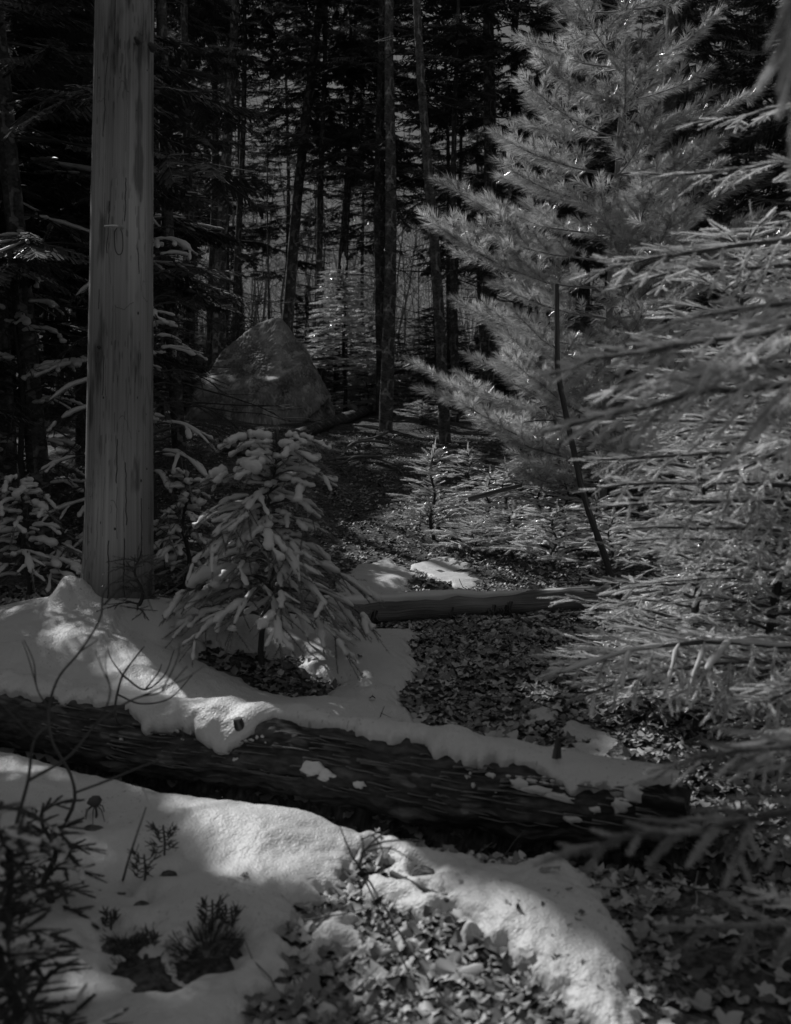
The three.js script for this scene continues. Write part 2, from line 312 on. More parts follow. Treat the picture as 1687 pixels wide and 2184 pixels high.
function firSpray(seed, L = 0.1) {
  const r = rng(seed), o = []; stem(o, L, 0.0016);
  for (let i = 0; i < 30; i++) {
    const t = (i + r() * 0.6) / 30, b = V(t * L, 0.0008, 0), l = 0.02 * (0.55 + 0.6 * r()) * (t > 0.85 ? 0.85 : 1), c = lerp(1.05, 0.55, t) + (r() - 0.5) * 0.2;
    for (const e of [-12, 28, 78, 128, 180, 220]) { if (e > 200 && r() < 0.5) continue; const a = (e + 30 * (r() - 0.5)) * Math.PI / 180; needle(o, b, V(Math.cos(c), Math.sin(c) * Math.sin(a), Math.sin(c) * Math.cos(a)), l * (e === 78 ? 0.75 : 1), 0.003, false, r); }
  }
  for (let i = 0; i < 6; i++) needle(o, V(L, 0, 0), V(1, 0.3 * (r() - 0.3), r() - 0.5).normalize(), 0.013, 0.0026, false, r);
  return triGeo(o);
}
function spruceSpray(seed, L = 0.12) {
  const r = rng(seed), o = []; stem(o, L, 0.002);
  for (let i = 0; i < 84; i++) { const t = (i + r()) / 84, a = r() * 6.283, c = lerp(1.05, 0.5, t) + (r() - 0.5) * 0.25; needle(o, V(t * L, 0, 0), V(Math.cos(c), Math.sin(c) * Math.cos(a), Math.sin(c) * Math.sin(a)), 0.0145 * (0.8 + 0.4 * r()), 0.0028, false, r); }
  return triGeo(o);
}
function pineSpray(seed, L = 0.15) {
  const r = rng(seed), o = []; stem(o, L, 0.0022);
  for (let i = 0; i < 20; i++) {                                 // bundles of needles
    const t = 0.12 + 0.88 * Math.pow((i + r()) / 20, 0.8), a = r() * 6.283, c = lerp(0.85, 0.2, t * t) + (r() - 0.5) * 0.3;
    for (let j = 0; j < 4; j++) {
      const a2 = a + (r() - 0.5) * 0.5, c2 = c + (r() - 0.5) * 0.32;
      needle(o, V(t * L, 0, 0), V(Math.cos(c2), Math.sin(c2) * Math.cos(a2) - 0.12, Math.sin(c2) * Math.sin(a2)).normalize(), 0.1 * (0.75 + 0.45 * r()), 0.0052, false, r);
    }
  }
  return triGeo(o);
}
function farSpray(seed, L = 0.42) {
  const r = rng(seed), o = []; stem(o, L, 0.004);
  for (let i = 0; i < 12; i++) for (const s of [-1, 1]) {
    const t = (i + 0.4 + r() * 0.6) / 12.5, l = 0.17 * (1 - 0.65 * t) * (0.6 + 0.6 * r()), d = V(0.75, -0.12 - 0.35 * r(), s * (0.6 + 0.3 * r())).normalize(), b = V(t * L, 0, 0);
    needle(o, b, d, l, 0.022, true, r);
    for (let j = 0; j < 2; j++) needle(o, b.clone().addScaledVector(d, l * (0.3 + 0.4 * j)), V(1, -0.4 * r(), (r() - 0.5) * 2.4 + s * 0.3).normalize(), l * 0.45, 0.018, false, r);
  }
  needle(o, V(L * 0.8, 0, 0), V(1, 0, 0), 0.12, 0.02, false, r);
  return triGeo(o);
}
const G = { fir: [1, 2, 3].map((s) => firSpray(s)), spruce: [4, 5].map((s) => spruceSpray(s)), pine: [6, 7, 8].map((s) => pineSpray(s)), far: [9, 10, 11].map((s) => farSpray(s)) };
const SL = { fir: 0.1, spruce: 0.12, pine: 0.15, far: 0.42 };

// ------------------------------------------------------------------ conifers
class Conifer {
  constructor(name, label, category, base, seed, kind, opt = {}) {
    this.t = thing(name, label, category, base, opt.group); this.base = base; this.kind = kind; this.r = rng(seed); this.opt = opt;
    this.mats = G[kind].map(() => []); this.tubes = new MB(base); this.snow = new MB(base); this.needleMat = opt.needles ?? M[kind]; this.branchMat = opt.branch ?? M.twig; this.scale = opt.scale ?? 1;
  }
  trunk(pts, r0, r1, mat, seg = 12, rough = 0.12) { new MB(this.base).tube(pts, [r0, r1], seg, { rough, freq: 9, stretch: 0.35 }).build('trunk', mat, this.t); return this; }
  spray(p, dir, s = 1) {
    if (this.opt.gaps && p.y > this.opt.gaps) { const l = SL[this.kind] * this.scale * s; if (lit(p.clone().addScaledVector(dir, l * 0.5))) return; }
    const r = this.r, y = UPV.clone().addScaledVector(V(r() - 0.5, r() - 0.5, r() - 0.5), this.opt.roll ?? 0.7); y.addScaledVector(dir, -y.dot(dir)).normalize();
    const z = V(0, 0, 0).crossVectors(dir, y), k = s * this.scale * (0.85 + 0.3 * r());
    this.mats[Math.floor(r() * this.mats.length)].push(new THREE.Matrix4().makeBasis(dir.clone().multiplyScalar(k), y.multiplyScalar(k), z.multiplyScalar(k)).setPosition(p.clone().sub(this.base)));
  }
  // a bough leaves P in the direction az (0 = +x, counter-clockwise from above), its slope going from p0 to p1
  bough(P, az, L, o = {}) {
    const r = this.r, n = o.n ?? 8, pts = [P.clone()], sl = SL[this.kind] * this.scale, wob = o.wob ?? 0.12;
    let a = az;
    const dirs = [];
    for (let k = 0; k < n; k++) { const t = (k + 0.5) / n, e = lerp(o.p0 ?? 0.2, o.p1 ?? -0.2, t) + (r() - 0.5) * wob; a += (r() - 0.5) * wob; const d = V(Math.cos(a) * Math.cos(e), Math.sin(e), -Math.sin(a) * Math.cos(e)); dirs.push(d); pts.push(pts[k].clone().addScaledVector(d, L / n)); }
    if (this.opt.gaps && P.y > this.opt.gaps && pts.filter(lit).length > n * 0.5) return this;
    const br = o.r ?? 0.004 + L * 0.0075;
    this.tubes.tube(pts, [br, br * 0.25], o.seg ?? 4, { caps: false });
    const pt = (s) => { const f = clamp(s, 0, 0.9999) * n, i = Math.floor(f); return [pts[i].clone().lerp(pts[i + 1], f - i), dirs[i]]; };
    const gap = o.gap ?? 0.06, from = o.from ?? 0.12, fan = o.fan ?? 0.42;
    let side = r() < 0.5 ? 1 : -1;
    const strips = [];
    for (let s = from; s < 1; s += gap / L * (0.7 + 0.6 * r())) {
      const [p, d] = pt(s); side = -side;
      const tau = o.tilt ?? 0, lat = V(0, 0, 0).crossVectors(d, UPV).normalize().multiplyScalar(Math.cos(tau)).addScaledVector(UPV, Math.sin(tau)).multiplyScalar(side), ang = (o.ang ?? 0.9) + (r() - 0.5) * 0.35;
      const td = d.clone().multiplyScalar(Math.cos(ang)).addScaledVector(lat, Math.sin(ang)).addScaledVector(UPV, (o.lift ?? 0) + (r() - 0.5) * 0.25).normalize();
      const tl = Math.max(sl * 0.9, fan * L * Math.pow(1 - s, 0.75) * (0.65 + 0.55 * r()) * ss(0, from + 0.2, s) + sl * 0.5);
      this.twig(p, td, tl, o, strips, 0);
    }
    for (let s = this.kind === 'fir' ? from : Math.max(from, 0.35); s < 1; s += sl * 0.55 / L) { const [p, d] = pt(s); this.spray(p, d.clone().add(V((r() - 0.5) * 0.3, (r() - 0.3) * 0.3, (r() - 0.5) * 0.3)).normalize()); }
    const [pe, de] = pt(0.999); this.spray(pe, de);
    if (o.snow) {
      let s = 0.12 + 0.25 * r();
      while (s < 0.96) { const e = Math.min(0.99, s + 0.28 + 0.6 * r()), q = []; for (let k = 0; k <= 9; k++) q.push(pt(lerp(s, e, k / 9))[0]); this.snowStrip(q, o.snow * (0.75 + 0.5 * r())); s = e + 0.02 + 0.12 * r(); }
      for (const q of strips) if (r() < (o.snowTwigs ?? 0.6)) this.snowStrip(q, o.snow * (0.5 + 0.45 * r()));
    }
    return this;
  }
  twig(p, d, L, o, strips, level) {
    const r = this.r, sl = SL[this.kind] * this.scale, n = Math.max(1, Math.round(L / (sl * 0.72)));
    let q = p.clone(), dir = d.clone(); const pts = [q.clone()];
    for (let k = 0; k < n; k++) {
      dir.add(V((r() - 0.5) * 0.2, (o.curl ?? -0.06) + (r() - 0.5) * 0.14, (r() - 0.5) * 0.2)).normalize();
      this.spray(q, dir.clone());
      if (level === 0 && n > 2 && k > 0 && k < n - 0) for (const s of [-1, 1]) if (r() < 0.7) { const lat = V(0, 0, 0).crossVectors(dir, UPV).normalize(); this.spray(q, dir.clone().addScaledVector(lat, s * (0.7 + 0.4 * r())).addScaledVector(UPV, (r() - 0.5) * 0.3).normalize(), 0.8); }
      q = q.clone().addScaledVector(dir, L / n); pts.push(q);
    }
    if (n > 1 || this.kind !== 'far') this.tubes.tube(pts, [0.0022 * (this.kind === 'far' ? 2 : 1), 0.001], 3, { caps: false });
    if (o.snow && pts.length > 1) strips.push(curve(pts.length > 2 ? pts : [pts[0], pts[0].clone().lerp(pts[1], 0.5), pts[1]], 6));
  }
  snowStrip(pts, rad) {
    const r = this.r, s = r() * 99; if (r() < 0.14) rad *= 1.5;
    const cv = new THREE.CatmullRomCurve3(pts.map((p) => p.clone().add(V(0, rad * 0.55, 0)))), n = 13, lifted = [];
    for (let k = 0; k <= n; k++) lifted.push(cv.getPoint((1 - Math.cos(k / n * Math.PI)) / 2));
    this.snow.tube(lifted, (t) => { const u = -Math.cos(t * Math.PI); return rad * Math.sqrt(Math.max(0.002, 1 - Math.pow(Math.abs(u), 7))) * (0.9 + 0.75 * N3(u * 2.2 + s, s, 1)); }, 9, { rough: 0.45, freq: 30, caps: false, flat: 0.75 });
  }
  finish() {
    if (this.tubes.n) tag(this.tubes.build('branches', this.branchMat, this.t), null, null, null, 'stuff');
    const col = new THREE.Color();
    this.mats.forEach((L, k) => {
      if (!L.length) return;
      const m = new THREE.InstancedMesh(G[this.kind][k], this.needleMat, L.length); m.name = 'foliage'; m.castShadow = m.receiveShadow = true;
      L.forEach((x, i) => { m.setMatrixAt(i, x); const v = 0.6 + 0.8 * this.r(); m.setColorAt(i, col.setRGB(v, v, v)); });
      tag(m, null, null, null, 'stuff'); this.t.add(m);
    });
    if (this.snow.n) tag(this.snow.build('snow_load', M.snowCap, this.t), null, null, null, 'stuff');
    return this;
  }
}
const stick = (a, b, n, bend, r, seed) => { const q = rng(seed), out = []; for (let k = 0; k <= n; k++) out.push(a.clone().lerp(b, k / n).add(k && k < n ? V((q() - 0.5) * bend, (q() - 0.5) * bend, (q() - 0.5) * bend) : V(0, 0, 0))); return out; };

// ------------------------------------------------------------------ the big bare trunk on the left
{
  const b = atD(250, 1292, 5.75), p = V(b.x, baseH(b.x, b.z) - 0.15, b.z), d = -b.z, q = atD(266, 0, d);
  const t = thing('dead_tree_trunk', 'thick pale barkless dead trunk rising from the snow mound on the left', 'tree trunk', V(p.x, p.y, p.z));
  const lean = (q.x - p.x) / (q.y - p.y), pts = [], r0 = 0.2, n = 110;
  for (let k = 0; k <= n; k++) { const h = k / n * poleH; pts.push(V(p.x + lean * h, p.y + h, p.z + 0.01 * Math.sin(h))); }
  const m = new MB(p);
  m.tube(pts, (s) => { const h = s * poleH; return lerp(0.186, 0.113, h / 5.5) + 0.035 * Math.exp(-h * 5) + 0.05 * Math.exp(-h * 13); }, 72, { rough: 0.022, freq: 4, stretch: 0.2, once: true, shape: (s, a, c) => 1 + 0.16 * Math.exp(-s * poleH * 5) * Math.cos(a * 5 + 1) - 0.05 * Math.exp(-(((a - 4.9 - 0.15 * Math.sin(s * 30)) / 0.05) ** 2)) - 0.012 * Math.max(0, N3(a * 9, s * 3, 4)) });
  const g = m.geo(), uv = g.attributes.uv; for (let i = 0; i < uv.count; i++) uv.setY(i, uv.getY(i) / 3.6);
  mesh('trunk', g, M.pole, t);
  // old hardware: a bent nail with its loop of wire
  const P = atD(245, 484, d - 0.19);
  const nl = new MB(p); nl.tube(curve([P.clone().add(V(0.03, 0, -0.03)), P.clone().add(V(0.012, 0.004, 0.02)), P.clone().add(V(-0.045, 0.002, 0.022))], 6), [0.006, 0.0055], 6); nl.build('nail', M.metal, t);
  const w = new MB(p), c = P.clone().add(V(0.02, -0.07, 0.012)), ring = []; for (let k = 0; k <= 20; k++) { const a = k / 20 * 5.6 + 1.8; ring.push(c.clone().add(V(Math.cos(a) * 0.022, Math.sin(a) * 0.065, 0.006 * Math.cos(a * 3)))); }
  w.tube(ring, [0.0025, 0.0025], 4); w.build('wire_loop', M.barkDark, t);
  for (const [x, y, r] of [[322, 98, 0.012], [290, 84, 0.008], [211, 741, 0.008]]) { const k = atD(x, y, d - 0.165), z = new MB(p); z.tube([k.clone().add(V(0, 0, -0.05)), k.clone().add(V(0, 0.003, 0.012)), k.clone().add(V(0, 0.003, 0.02))], (s) => r * (1.6 - s * 1.1), 8, { rough: 0.2 }); z.build('branch_stub', M.barkDark, t); }
}

// ------------------------------------------------------------------ boulder
{
  const c = atD(562, 800, 18.1), base = V(c.x, baseH(c.x, c.z), c.z), k = 18.1 / FP * 1.02;
  const t = V(0, 0, 0), P1 = [[-0.46, 0.512, 0.726, 0.4], [0.673, 0.434, 0.599, 0.61], [-0.6, 0.8, 0, 0.69], [-0.89, 0.45, 0, 0.75], [0.78, 0.62, 0, 0.745], [0.92, 0.4, 0, 0.755], [-0.18, 0.98, 0, 0.83], [0.7, -0.7, 0, 0.95], [-0.5, 0.4, -0.77, 0.62], [0.6, 0.4, -0.7, 0.66], [0, -1, 0, 0.95]];
  const P2 = [[-0.12, 0.05, 0.99, 0.74], [-0.25, 0.87, 0.43, 0.235], [0.75, 0.1, 0.66, 0.76], [-0.9, 0.3, 0.3, 0.92], [0, -1, 0, 0.95], [0, 0, -1, 0.05], [0.78, 0.62, 0, 0.7], [0.92, 0.4, 0, 0.73]];
  const rad = (d, P) => { let s = 0; for (const [a, b, e, o] of P) { const l = Math.hypot(a, b, e), q = (a * d.x + b * d.y + e * d.z) / l; if (q > 0) s += Math.pow(Math.max(q, 1e-6) / Math.max(o, 0.005), 40); } return Math.pow(s, -1 / 40); };
  const g = new THREE.IcosahedronGeometry(1, 64), a = g.attributes.position, cl = new Float32Array(a.count * 3);
  for (let i = 0; i < a.count; i++) {
    t.fromBufferAttribute(a, i).normalize();
    let r = Math.max(rad(t, P1), rad(t, P2)); r = Math.min(r, 1.6);
    r *= 1 + 0.03 * fbm3(t.x * 2.5, t.y * 2.5, t.z * 2.5, 3) + 0.022 * fbm3(t.x * 12, t.y * 12, t.z * 12, 3);
    t.multiplyScalar(r);
    { const sp = N3(t.x * 38, t.y * 38, t.z * 38), m = fbm3(t.x * 3.1, t.y * 3.1, t.z * 3.1, 3), ridgeL = Math.exp(-(((t.x - 0.28 - 0.1 * N3(t.y * 4, 1, 2)) / 0.1) ** 2)) * ss(-0.2, 0.2, t.y) * ss(0, 0.4, t.z), lich = ss(0.12, 0.4, N3(t.x * 7, t.y * 7, t.z * 7) + 0.5 * sp); const v = clamp(0.27 + 0.16 * sp + 0.17 * m + 0.2 * lich + 0.22 * ridgeL - 0.05 * ss(-0.2, -0.6, t.y), 0.03, 0.7); cl.set([v, v, v], i * 3); }
    a.setXYZ(i, t.x, t.y, t.z);
  }
  g.deleteAttribute('normal');
  const { mergeVertices } = await import('three/addons/utils/BufferGeometryUtils.js');
  g.setAttribute('color', new THREE.BufferAttribute(cl, 3));
  const u = g.clone(); u.deleteAttribute('uv'); u.deleteAttribute('color');
  const mg = mergeVertices(u, 1e-4); mg.computeVertexNormals();
  const key = (x, y, z) => Math.round(x * 5000) + ',' + Math.round(y * 5000) + ',' + Math.round(z * 5000), mm = new Map(), mp = mg.attributes.position, mn = mg.attributes.normal, nn = new Float32Array(a.count * 3);
  for (let i = 0; i < mp.count; i++) mm.set(key(mp.getX(i), mp.getY(i), mp.getZ(i)), i);
  for (let i = 0; i < a.count; i++) { const j = mm.get(key(a.getX(i), a.getY(i), a.getZ(i))) ?? 0; nn.set([mn.getX(j), mn.getY(j), mn.getZ(j)], i * 3); }
  g.setAttribute('normal', new THREE.BufferAttribute(nn, 3));
  const b = mesh('boulder', g, M.rock); b.position.set(c.x, c.y, c.z); b.scale.set(1.1, 1.05, 1.05);
  tag(b, 'large pointed granite boulder standing at the end of the forest path', 'boulder');
}

// ------------------------------------------------------------------ fallen logs
const logPts = []; for (let k = 0; k <= 90; k++) logPts.push(logA.clone().lerp(logB, k / 90 * 1.07).add(V(0, 0.012 * Math.sin(k * 0.16), 0)));
{
  const o = logA.clone(), t = thing('fallen_log', 'thick dark rotting log lying across the foreground under a cap of snow', 'log', o);
  const body = new MB(o), logR = (s) => lerp(0.135, 0.15, s) * (s > 0.985 ? 0.9 : 1);
  body.tube(curve(logPts, 300), logR, 72, { rough: 0.14, freq: 7, shape: (s, a, p) => 1 + 0.03 * Math.sin(a * 5 + 2 * N3(s * 7, a, 1)) - 0.16 * Math.max(0, N3(s * 14 + 3, a * 5, 7)) - 0.13 * Math.max(0, N3(s * 30, a * 11, 2)) + 0.05 * N3(s * 120, a * 16, 5) - 0.16 * ss(0.8, 0.95, s) - 0.75 * ss(0.93, 1, s) * clamp(0.6 + 1.5 * N3(a * 2.4, 3, s * 5), 0, 1) });
  body.build('trunk', M.log, t);
  // the snow that lies on it: a strip over the top whose two edges wander
  const sn = new MB(o), nA = 220, nB = 26, low = (s) => { const px = s; return 0.62 + 0.5 * N2(px * 9, 3) + 0.28 * N2(px * 31, 8) + 0.2 * N2(px * 90, 1) + 0.12 * N2(px * 220, 9) + 0.75 * Math.exp(-(((px - 0.47) / 0.045) ** 2)) + 0.4 * Math.exp(-(((px - 0.36) / 0.03) ** 2)) - 0.9 * Math.exp(-(((px - 0.56) / 0.05) ** 2)) - 0.25 * ss(0.56, 0.62, px) + 0.55 * Math.exp(-(((px - 0.77) / 0.035) ** 2)) + 0.35 * ss(0.84, 0.92, px) + 0.3 * N2(px * 60, 77) * ss(0.8, 0.9, px); };
  for (let i = 0; i <= nA; i++) {
    const s = i / nA, f = s * 0.99 * 90, k = Math.min(89, Math.floor(f)), p = logPts[k].clone().lerp(logPts[k + 1], f - k), r = logR(s) * 1.0, a0 = -1.25 - 0.2 * N2(s * 12, 40), a1 = Math.max(0.12, low(s)) * ss(1.02, 0.93, s) + 0.02, end = ss(0.96, 0.82, s) * (0.8 + 0.5 * N2(s * 22, 5));
    for (let j = 0; j <= nB; j++) {
      const v = j / nB, a = lerp(a0, a1, v), e = Math.min(v, 1 - v) * (a1 - a0), th = (0.055 * (1 - Math.exp(-e / 0.16)) * (1 + 0.35 * N2(s * 14, a * 2)) + 0.008 * N2(s * 60, a * 9) * ss(0, 0.2, e)) * end - 0.03 * (1 - ss(0, 0.07, e));
      sn.vert(p.clone().addScaledVector(logSide, Math.sin(a) * (r + th)).add(V(0, Math.cos(a) * (r + th), 0)), s * logLen, a * r);
    }
  }
  for (let i = 0; i < nA; i++) for (let j = 0; j < nB; j++) { const a = i * (nB + 1) + j, b = a + 1, c = a + nB + 1, d = c + 1; sn.i.push(a, b, c, b, d, c); }
  tag(sn.build('snow_cap', M.snow, t), null, null, null, 'stuff');
  // lumps of snow caught on the side, bark strips and moss
  const lump = new MB(o), bark = new MB(o), r = rng(5);
  const onLog = (s, a, h = 0) => { const f = s * 89, k = Math.floor(f), p = logPts[k].clone().lerp(logPts[k + 1], f - k), q = logR(s) + h; return p.addScaledVector(logSide, Math.sin(a) * q).add(V(0, Math.cos(a) * q, 0)); };
  const blob = (c, rx, ry, seed) => { const n0 = 7, n1 = 12, first = lump.n; for (let i = 0; i <= n0; i++) for (let j = 0; j <= n1; j++) { const th = i / n0 * Math.PI, ph = (j % n1) / n1 * 6.2832, d = V(Math.sin(th) * Math.cos(ph), Math.cos(th), Math.sin(th) * Math.sin(ph)), k = 1 + 0.75 * fbm3(d.x * 1.6 + seed, d.y * 1.6, d.z * 1.6 + seed * 3, 3); lump.vert(c.clone().addScaledVector(logDir, d.x * rx * k).add(V(0, d.y * ry * k, 0)).addScaledVector(logSide, d.z * ry * 0.6 * k), 0, 0); } for (let i = 0; i < n0; i++) for (let j = 0; j < n1; j++) { const a = first + i * (n1 + 1) + j; lump.i.push(a, a + 1, a + n1 + 1, a + 1, a + n1 + 2, a + n1 + 1); } };
  [[0.598, 1.42, 0.05, 0.026], [0.615, 1.5, 0.04, 0.02], [0.655, 1.55, 0.024, 0.018], [0.475, 1.3, 0.014, 0.012], [0.495, 1.5, 0.014, 0.012], [0.84, 0.95, 0.035, 0.016], [0.86, 1.05, 0.05, 0.014], [0.885, 1.15, 0.05, 0.013], [0.9, 1.6, 0.03, 0.012], [0.925, 1.35, 0.02, 0.012], [0.95, 1.2, 0.03, 0.022], [0.96, 0.9, 0.03, 0.025], [0.33, 1.25, 0.01, 0.009]].forEach(([q, a, rx, ry], i) => blob(onLog(q, a, 0.002), rx, ry, i * 7.3));
  for (let k = 0; k < 40; k++) blob(onLog(0.78 + 0.19 * r(), 0.75 + 0.5 * r() * r(), 0), 0.004 + 0.022 * r() * r(), 0.003 + 0.008 * r() * r(), k + 50);
  for (let k = 0; k < 12; k++) { const q = 0.36 + 0.2 * r(); blob(onLog(q, 0.75 + 0.4 * r(), 0.002), 0.003 + 0.016 * r() * r(), 0.003 + 0.005 * r(), k + 200); }
  tag(lump.build('snow_clump', M.snowCap, t), null, null, null, 'stuff');
  for (let k = 0; k < 170; k++) { const s = 0.2 + r() * 0.77, a = 0.5 + r() * 1.4, L = 0.03 + r() * 0.16; bark.tube([onLog(s, a, -0.004), onLog(clamp(s + L / 2 / logLen, 0, 0.99), a + (r() - 0.5) * 0.05, 0.006), onLog(clamp(s + L / logLen, 0, 0.99), a + (r() - 0.5) * 0.12, 0)], [0.004 + r() * 0.006, 0.002], 5, { rough: 0.3, flat: 0.6 }); }
  tag(bark.build('bark_strips', M.log, t), null, null, null, 'stuff');
  const st = new MB(o), sp = onLog(0.495, 0.75, 0); st.tube([sp.clone().add(V(0, -0.02, 0)), sp.clone().add(V(-0.005, 0.03, 0.012)), sp.clone().add(V(-0.012, 0.06, 0.02))], [0.022, 0.016], 9, { rough: 0.25, freq: 30 }); st.build('branch_stub', M.log, t);
  const sl = new MB(o), s2 = onLog(0.875, 0.35, 0.03); sl.tube([s2.clone(), s2.clone().add(V(0, 0.07, 0.03)), s2.clone().add(V(-0.005, 0.09, 0.03))], (v) => 0.018 * (1 - v) + 0.002, 5, { rough: 0.3, freq: 20, flat: 0.35 }); sl.build('splinter', M.dead, t);
}
{
  const a = at(640, 1312, 6.55), b = at(1392, 1268, 7.15), pts = stick(a, b, 24, 0.02, 0, 3), o = a.clone();
  const t = thing('fallen_log', 'slim weathered log lying level across the path beyond the small snowy spruce', 'log', o), R = (s) => 0.072 + 0.007 * Math.sin(s * 20);
  for (const p of pts) p.y = Math.max(p.y, baseH(p.x, p.z) + 0.05);
  new MB(o).tube(pts, R, 26, { rough: 0.16, freq: 13 }).build('trunk', M.logPale, t);
  const sn = new MB(o), nB = 12; const n = 60;
  for (let i = 0; i <= n; i++) { const s = i / n * 0.8, f = s * 24, k = Math.floor(f), p = pts[k].clone().lerp(pts[k + 1], f - k), lo = 0.5 + 0.5 * N2(s * 14, 2), e0 = ss(0.8, 0.35, s); for (let j = 0; j <= nB; j++) { const v = j / nB, g = lerp(-1.2, lo, v), e = Math.min(v, 1 - v), th = 0.034 * (1 - Math.exp(-e * 9)) * e0 - 0.014 * (1 - ss(0, 0.06, e)) - 0.006 * (1 - e0); sn.vert(p.clone().add(V(0, Math.cos(g) * (R(s) + th), Math.sin(g) * (R(s) + th))), s * 2, g * 0.06); } }
  for (let i = 0; i < n; i++) for (let j = 0; j < nB; j++) { const q = i * (nB + 1) + j; sn.i.push(q, q + nB + 1, q + 1, q + 1, q + nB + 1, q + nB + 2); }
  tag(sn.build('snow_cap', M.snowCap, t), null, null, null, 'stuff');
  const br = new MB(o), r = rng(8); for (const s of [0.05, 0.16, 0.37, 0.52, 0.56]) { const p = pts[Math.round(s * 24)]; for (let k = 0; k < 14; k++) { const x = p.x + (r() - 0.5) * 0.16; br.tube([V(x, p.y + 0.03 - r() * 0.05, p.z + 0.055), V(x + (r() - 0.5) * 0.04, p.y - 0.02 - r() * 0.03, p.z + 0.068)], [0.012, 0.005], 5, { rough: 0.4, freq: 40 }); } }
  tag(br.build('bark_patches', M.log, t), null, null, null, 'stuff');
}
function deadwood(name, label, cat, pix, dep, r0, r1, mat, opt = {}) {     // a stick or log that follows points seen in the picture, set on the ground it reaches
  const P = pix.map(([x, y, k], i) => k ? at(x, y, k) : dep ? at(x, y, Array.isArray(dep) ? lerp(dep[0], dep[1], i / (pix.length - 1)) : dep) : onGround(x, y).add(V(0, r0 * (opt.sink ?? 0.6), 0)));
  const o = P[0].clone(), t = thing(name, label, cat, o, opt.group), m = new MB(o);
  m.tube(curve(P, opt.n ?? pix.length * 5), [r0, r1], opt.seg ?? 8, { rough: opt.rough ?? 0.15, freq: opt.freq ?? 12 });
  m.build(cat === 'log' ? 'trunk' : 'stem', mat, t);
  if (opt.side) for (const [x0, y0, x1, y1, r] of opt.side) { const k = Array.isArray(dep) ? dep[0] : dep; const A = k ? at(x0, y0, k) : onGround(x0, y0).add(V(0, r0, 0)), B = k ? at(x1, y1, k - 0.06) : onGround(x1, y1).add(V(0, r0 + 0.05, 0)); new MB(o).tube(curve([A, A.clone().lerp(B, 0.5).add(V(0, 0.01, 0.01)), B], 6), [r, r * 0.5], 5, { rough: 0.1 }).build('side_branch', mat, t); }
  return t;
}
deadwood('leaning_dead_sapling', 'thin dead sapling leaning in front of the sunlit pine', 'dead tree', [[1187, 606], [1188, 700], [1190, 790], [1206, 880], [1223, 960], [1246, 1060], [1277, 1150], [1303, 1225], [1343, 1335]], [6.7, 6.5], 0.014, 0.022, M.dead, { n: 60, seg: 10, rough: 0.22, freq: 16, side: [[1197, 898, 1118, 900, 0.006], [1318, 1282, 1246, 1258, 0.01], [1192, 760, 1178, 735, 0.006], [1226, 970, 1246, 962, 0.006]] });
deadwood('rotten_log', 'dark rotten log half hidden in the brush right of the path', 'log', [[940, 1135], [1040, 1150], [1130, 1162], [1260, 1180]], null, 0.075, 0.06, M.log, { rough: 0.2, seg: 14 });
deadwood('fallen_stick', 'short dark stick propped in the brush behind the rotten log', 'stick', [[998, 1064, 8.6], [1050, 1050, 8.6], [1112, 1034, 8.7]], 8.6, 0.022, 0.016, M.dead);
deadwood('fallen_stick', 'long thin pale stick lying just behind the slim log', 'stick', [[1165, 1248], [1260, 1245], [1390, 1250]], null, 0.009, 0.006, M.deadPale, { sink: 1.5 });
deadwood('fallen_stick', 'pale stick with snow on it lying before the slim log', 'stick', [[1030, 1332], [1100, 1326], [1160, 1318], [1250, 1308]], null, 0.014, 0.007, M.snowCap, { sink: 1 });
deadwood('fallen_stick', 'dark curved stick lying on the leaves below the slim log', 'stick', [[1100, 1322], [1130, 1335], [1180, 1340]], null, 0.014, 0.008, M.dead, { sink: 1 });
deadwood('fallen_log', 'mossy fallen log slanting up to the right of the boulder', 'log', [[520, 975], [600, 950], [700, 912], [830, 865]], null, 0.1, 0.085, M.barkFar, { seg: 12, rough: 0.25, freq: 5 });
deadwood('fallen_log', 'dark fallen log lying level below the boulder', 'log', [[470, 962], [560, 965], [640, 962]], null, 0.09, 0.08, M.barkFar, { seg: 12, rough: 0.25, freq: 5 });
for (const [L, label] of [[[[830, 955], [790, 950], [755, 955], [725, 985], [700, 993]], 'pale bent dead branch at the foot of the central trunk'], [[[828, 930], [800, 942], [765, 948]], 'lichen covered root branch beside the central trunk'], [[[815, 985], [760, 985], [725, 1000], [690, 998]], 'thin dead branch lying below the pale bent branch'], [[[715, 990], [780, 985], [850, 1005]], 'thin arched twig crossing the dark path']])
  deadwood('dead_branch', label, 'branch', L, null, 0.022, 0.01, M.deadPale, { sink: 3, side: [[L[1][0], L[1][1], L[1][0] - 30, L[1][1] + 22, 0.01], [L[2][0], L[2][1], L[2][0] + 20, L[2][1] + 30, 0.009]] });
deadwood('fallen_stick', 'grey stick lying on the leaves in the sunny foreground', 'stick', [[835, 1868], [890, 1895], [955, 1928]], null, 0.008, 0.006, M.dead, { sink: 1.4, seg: 7 });

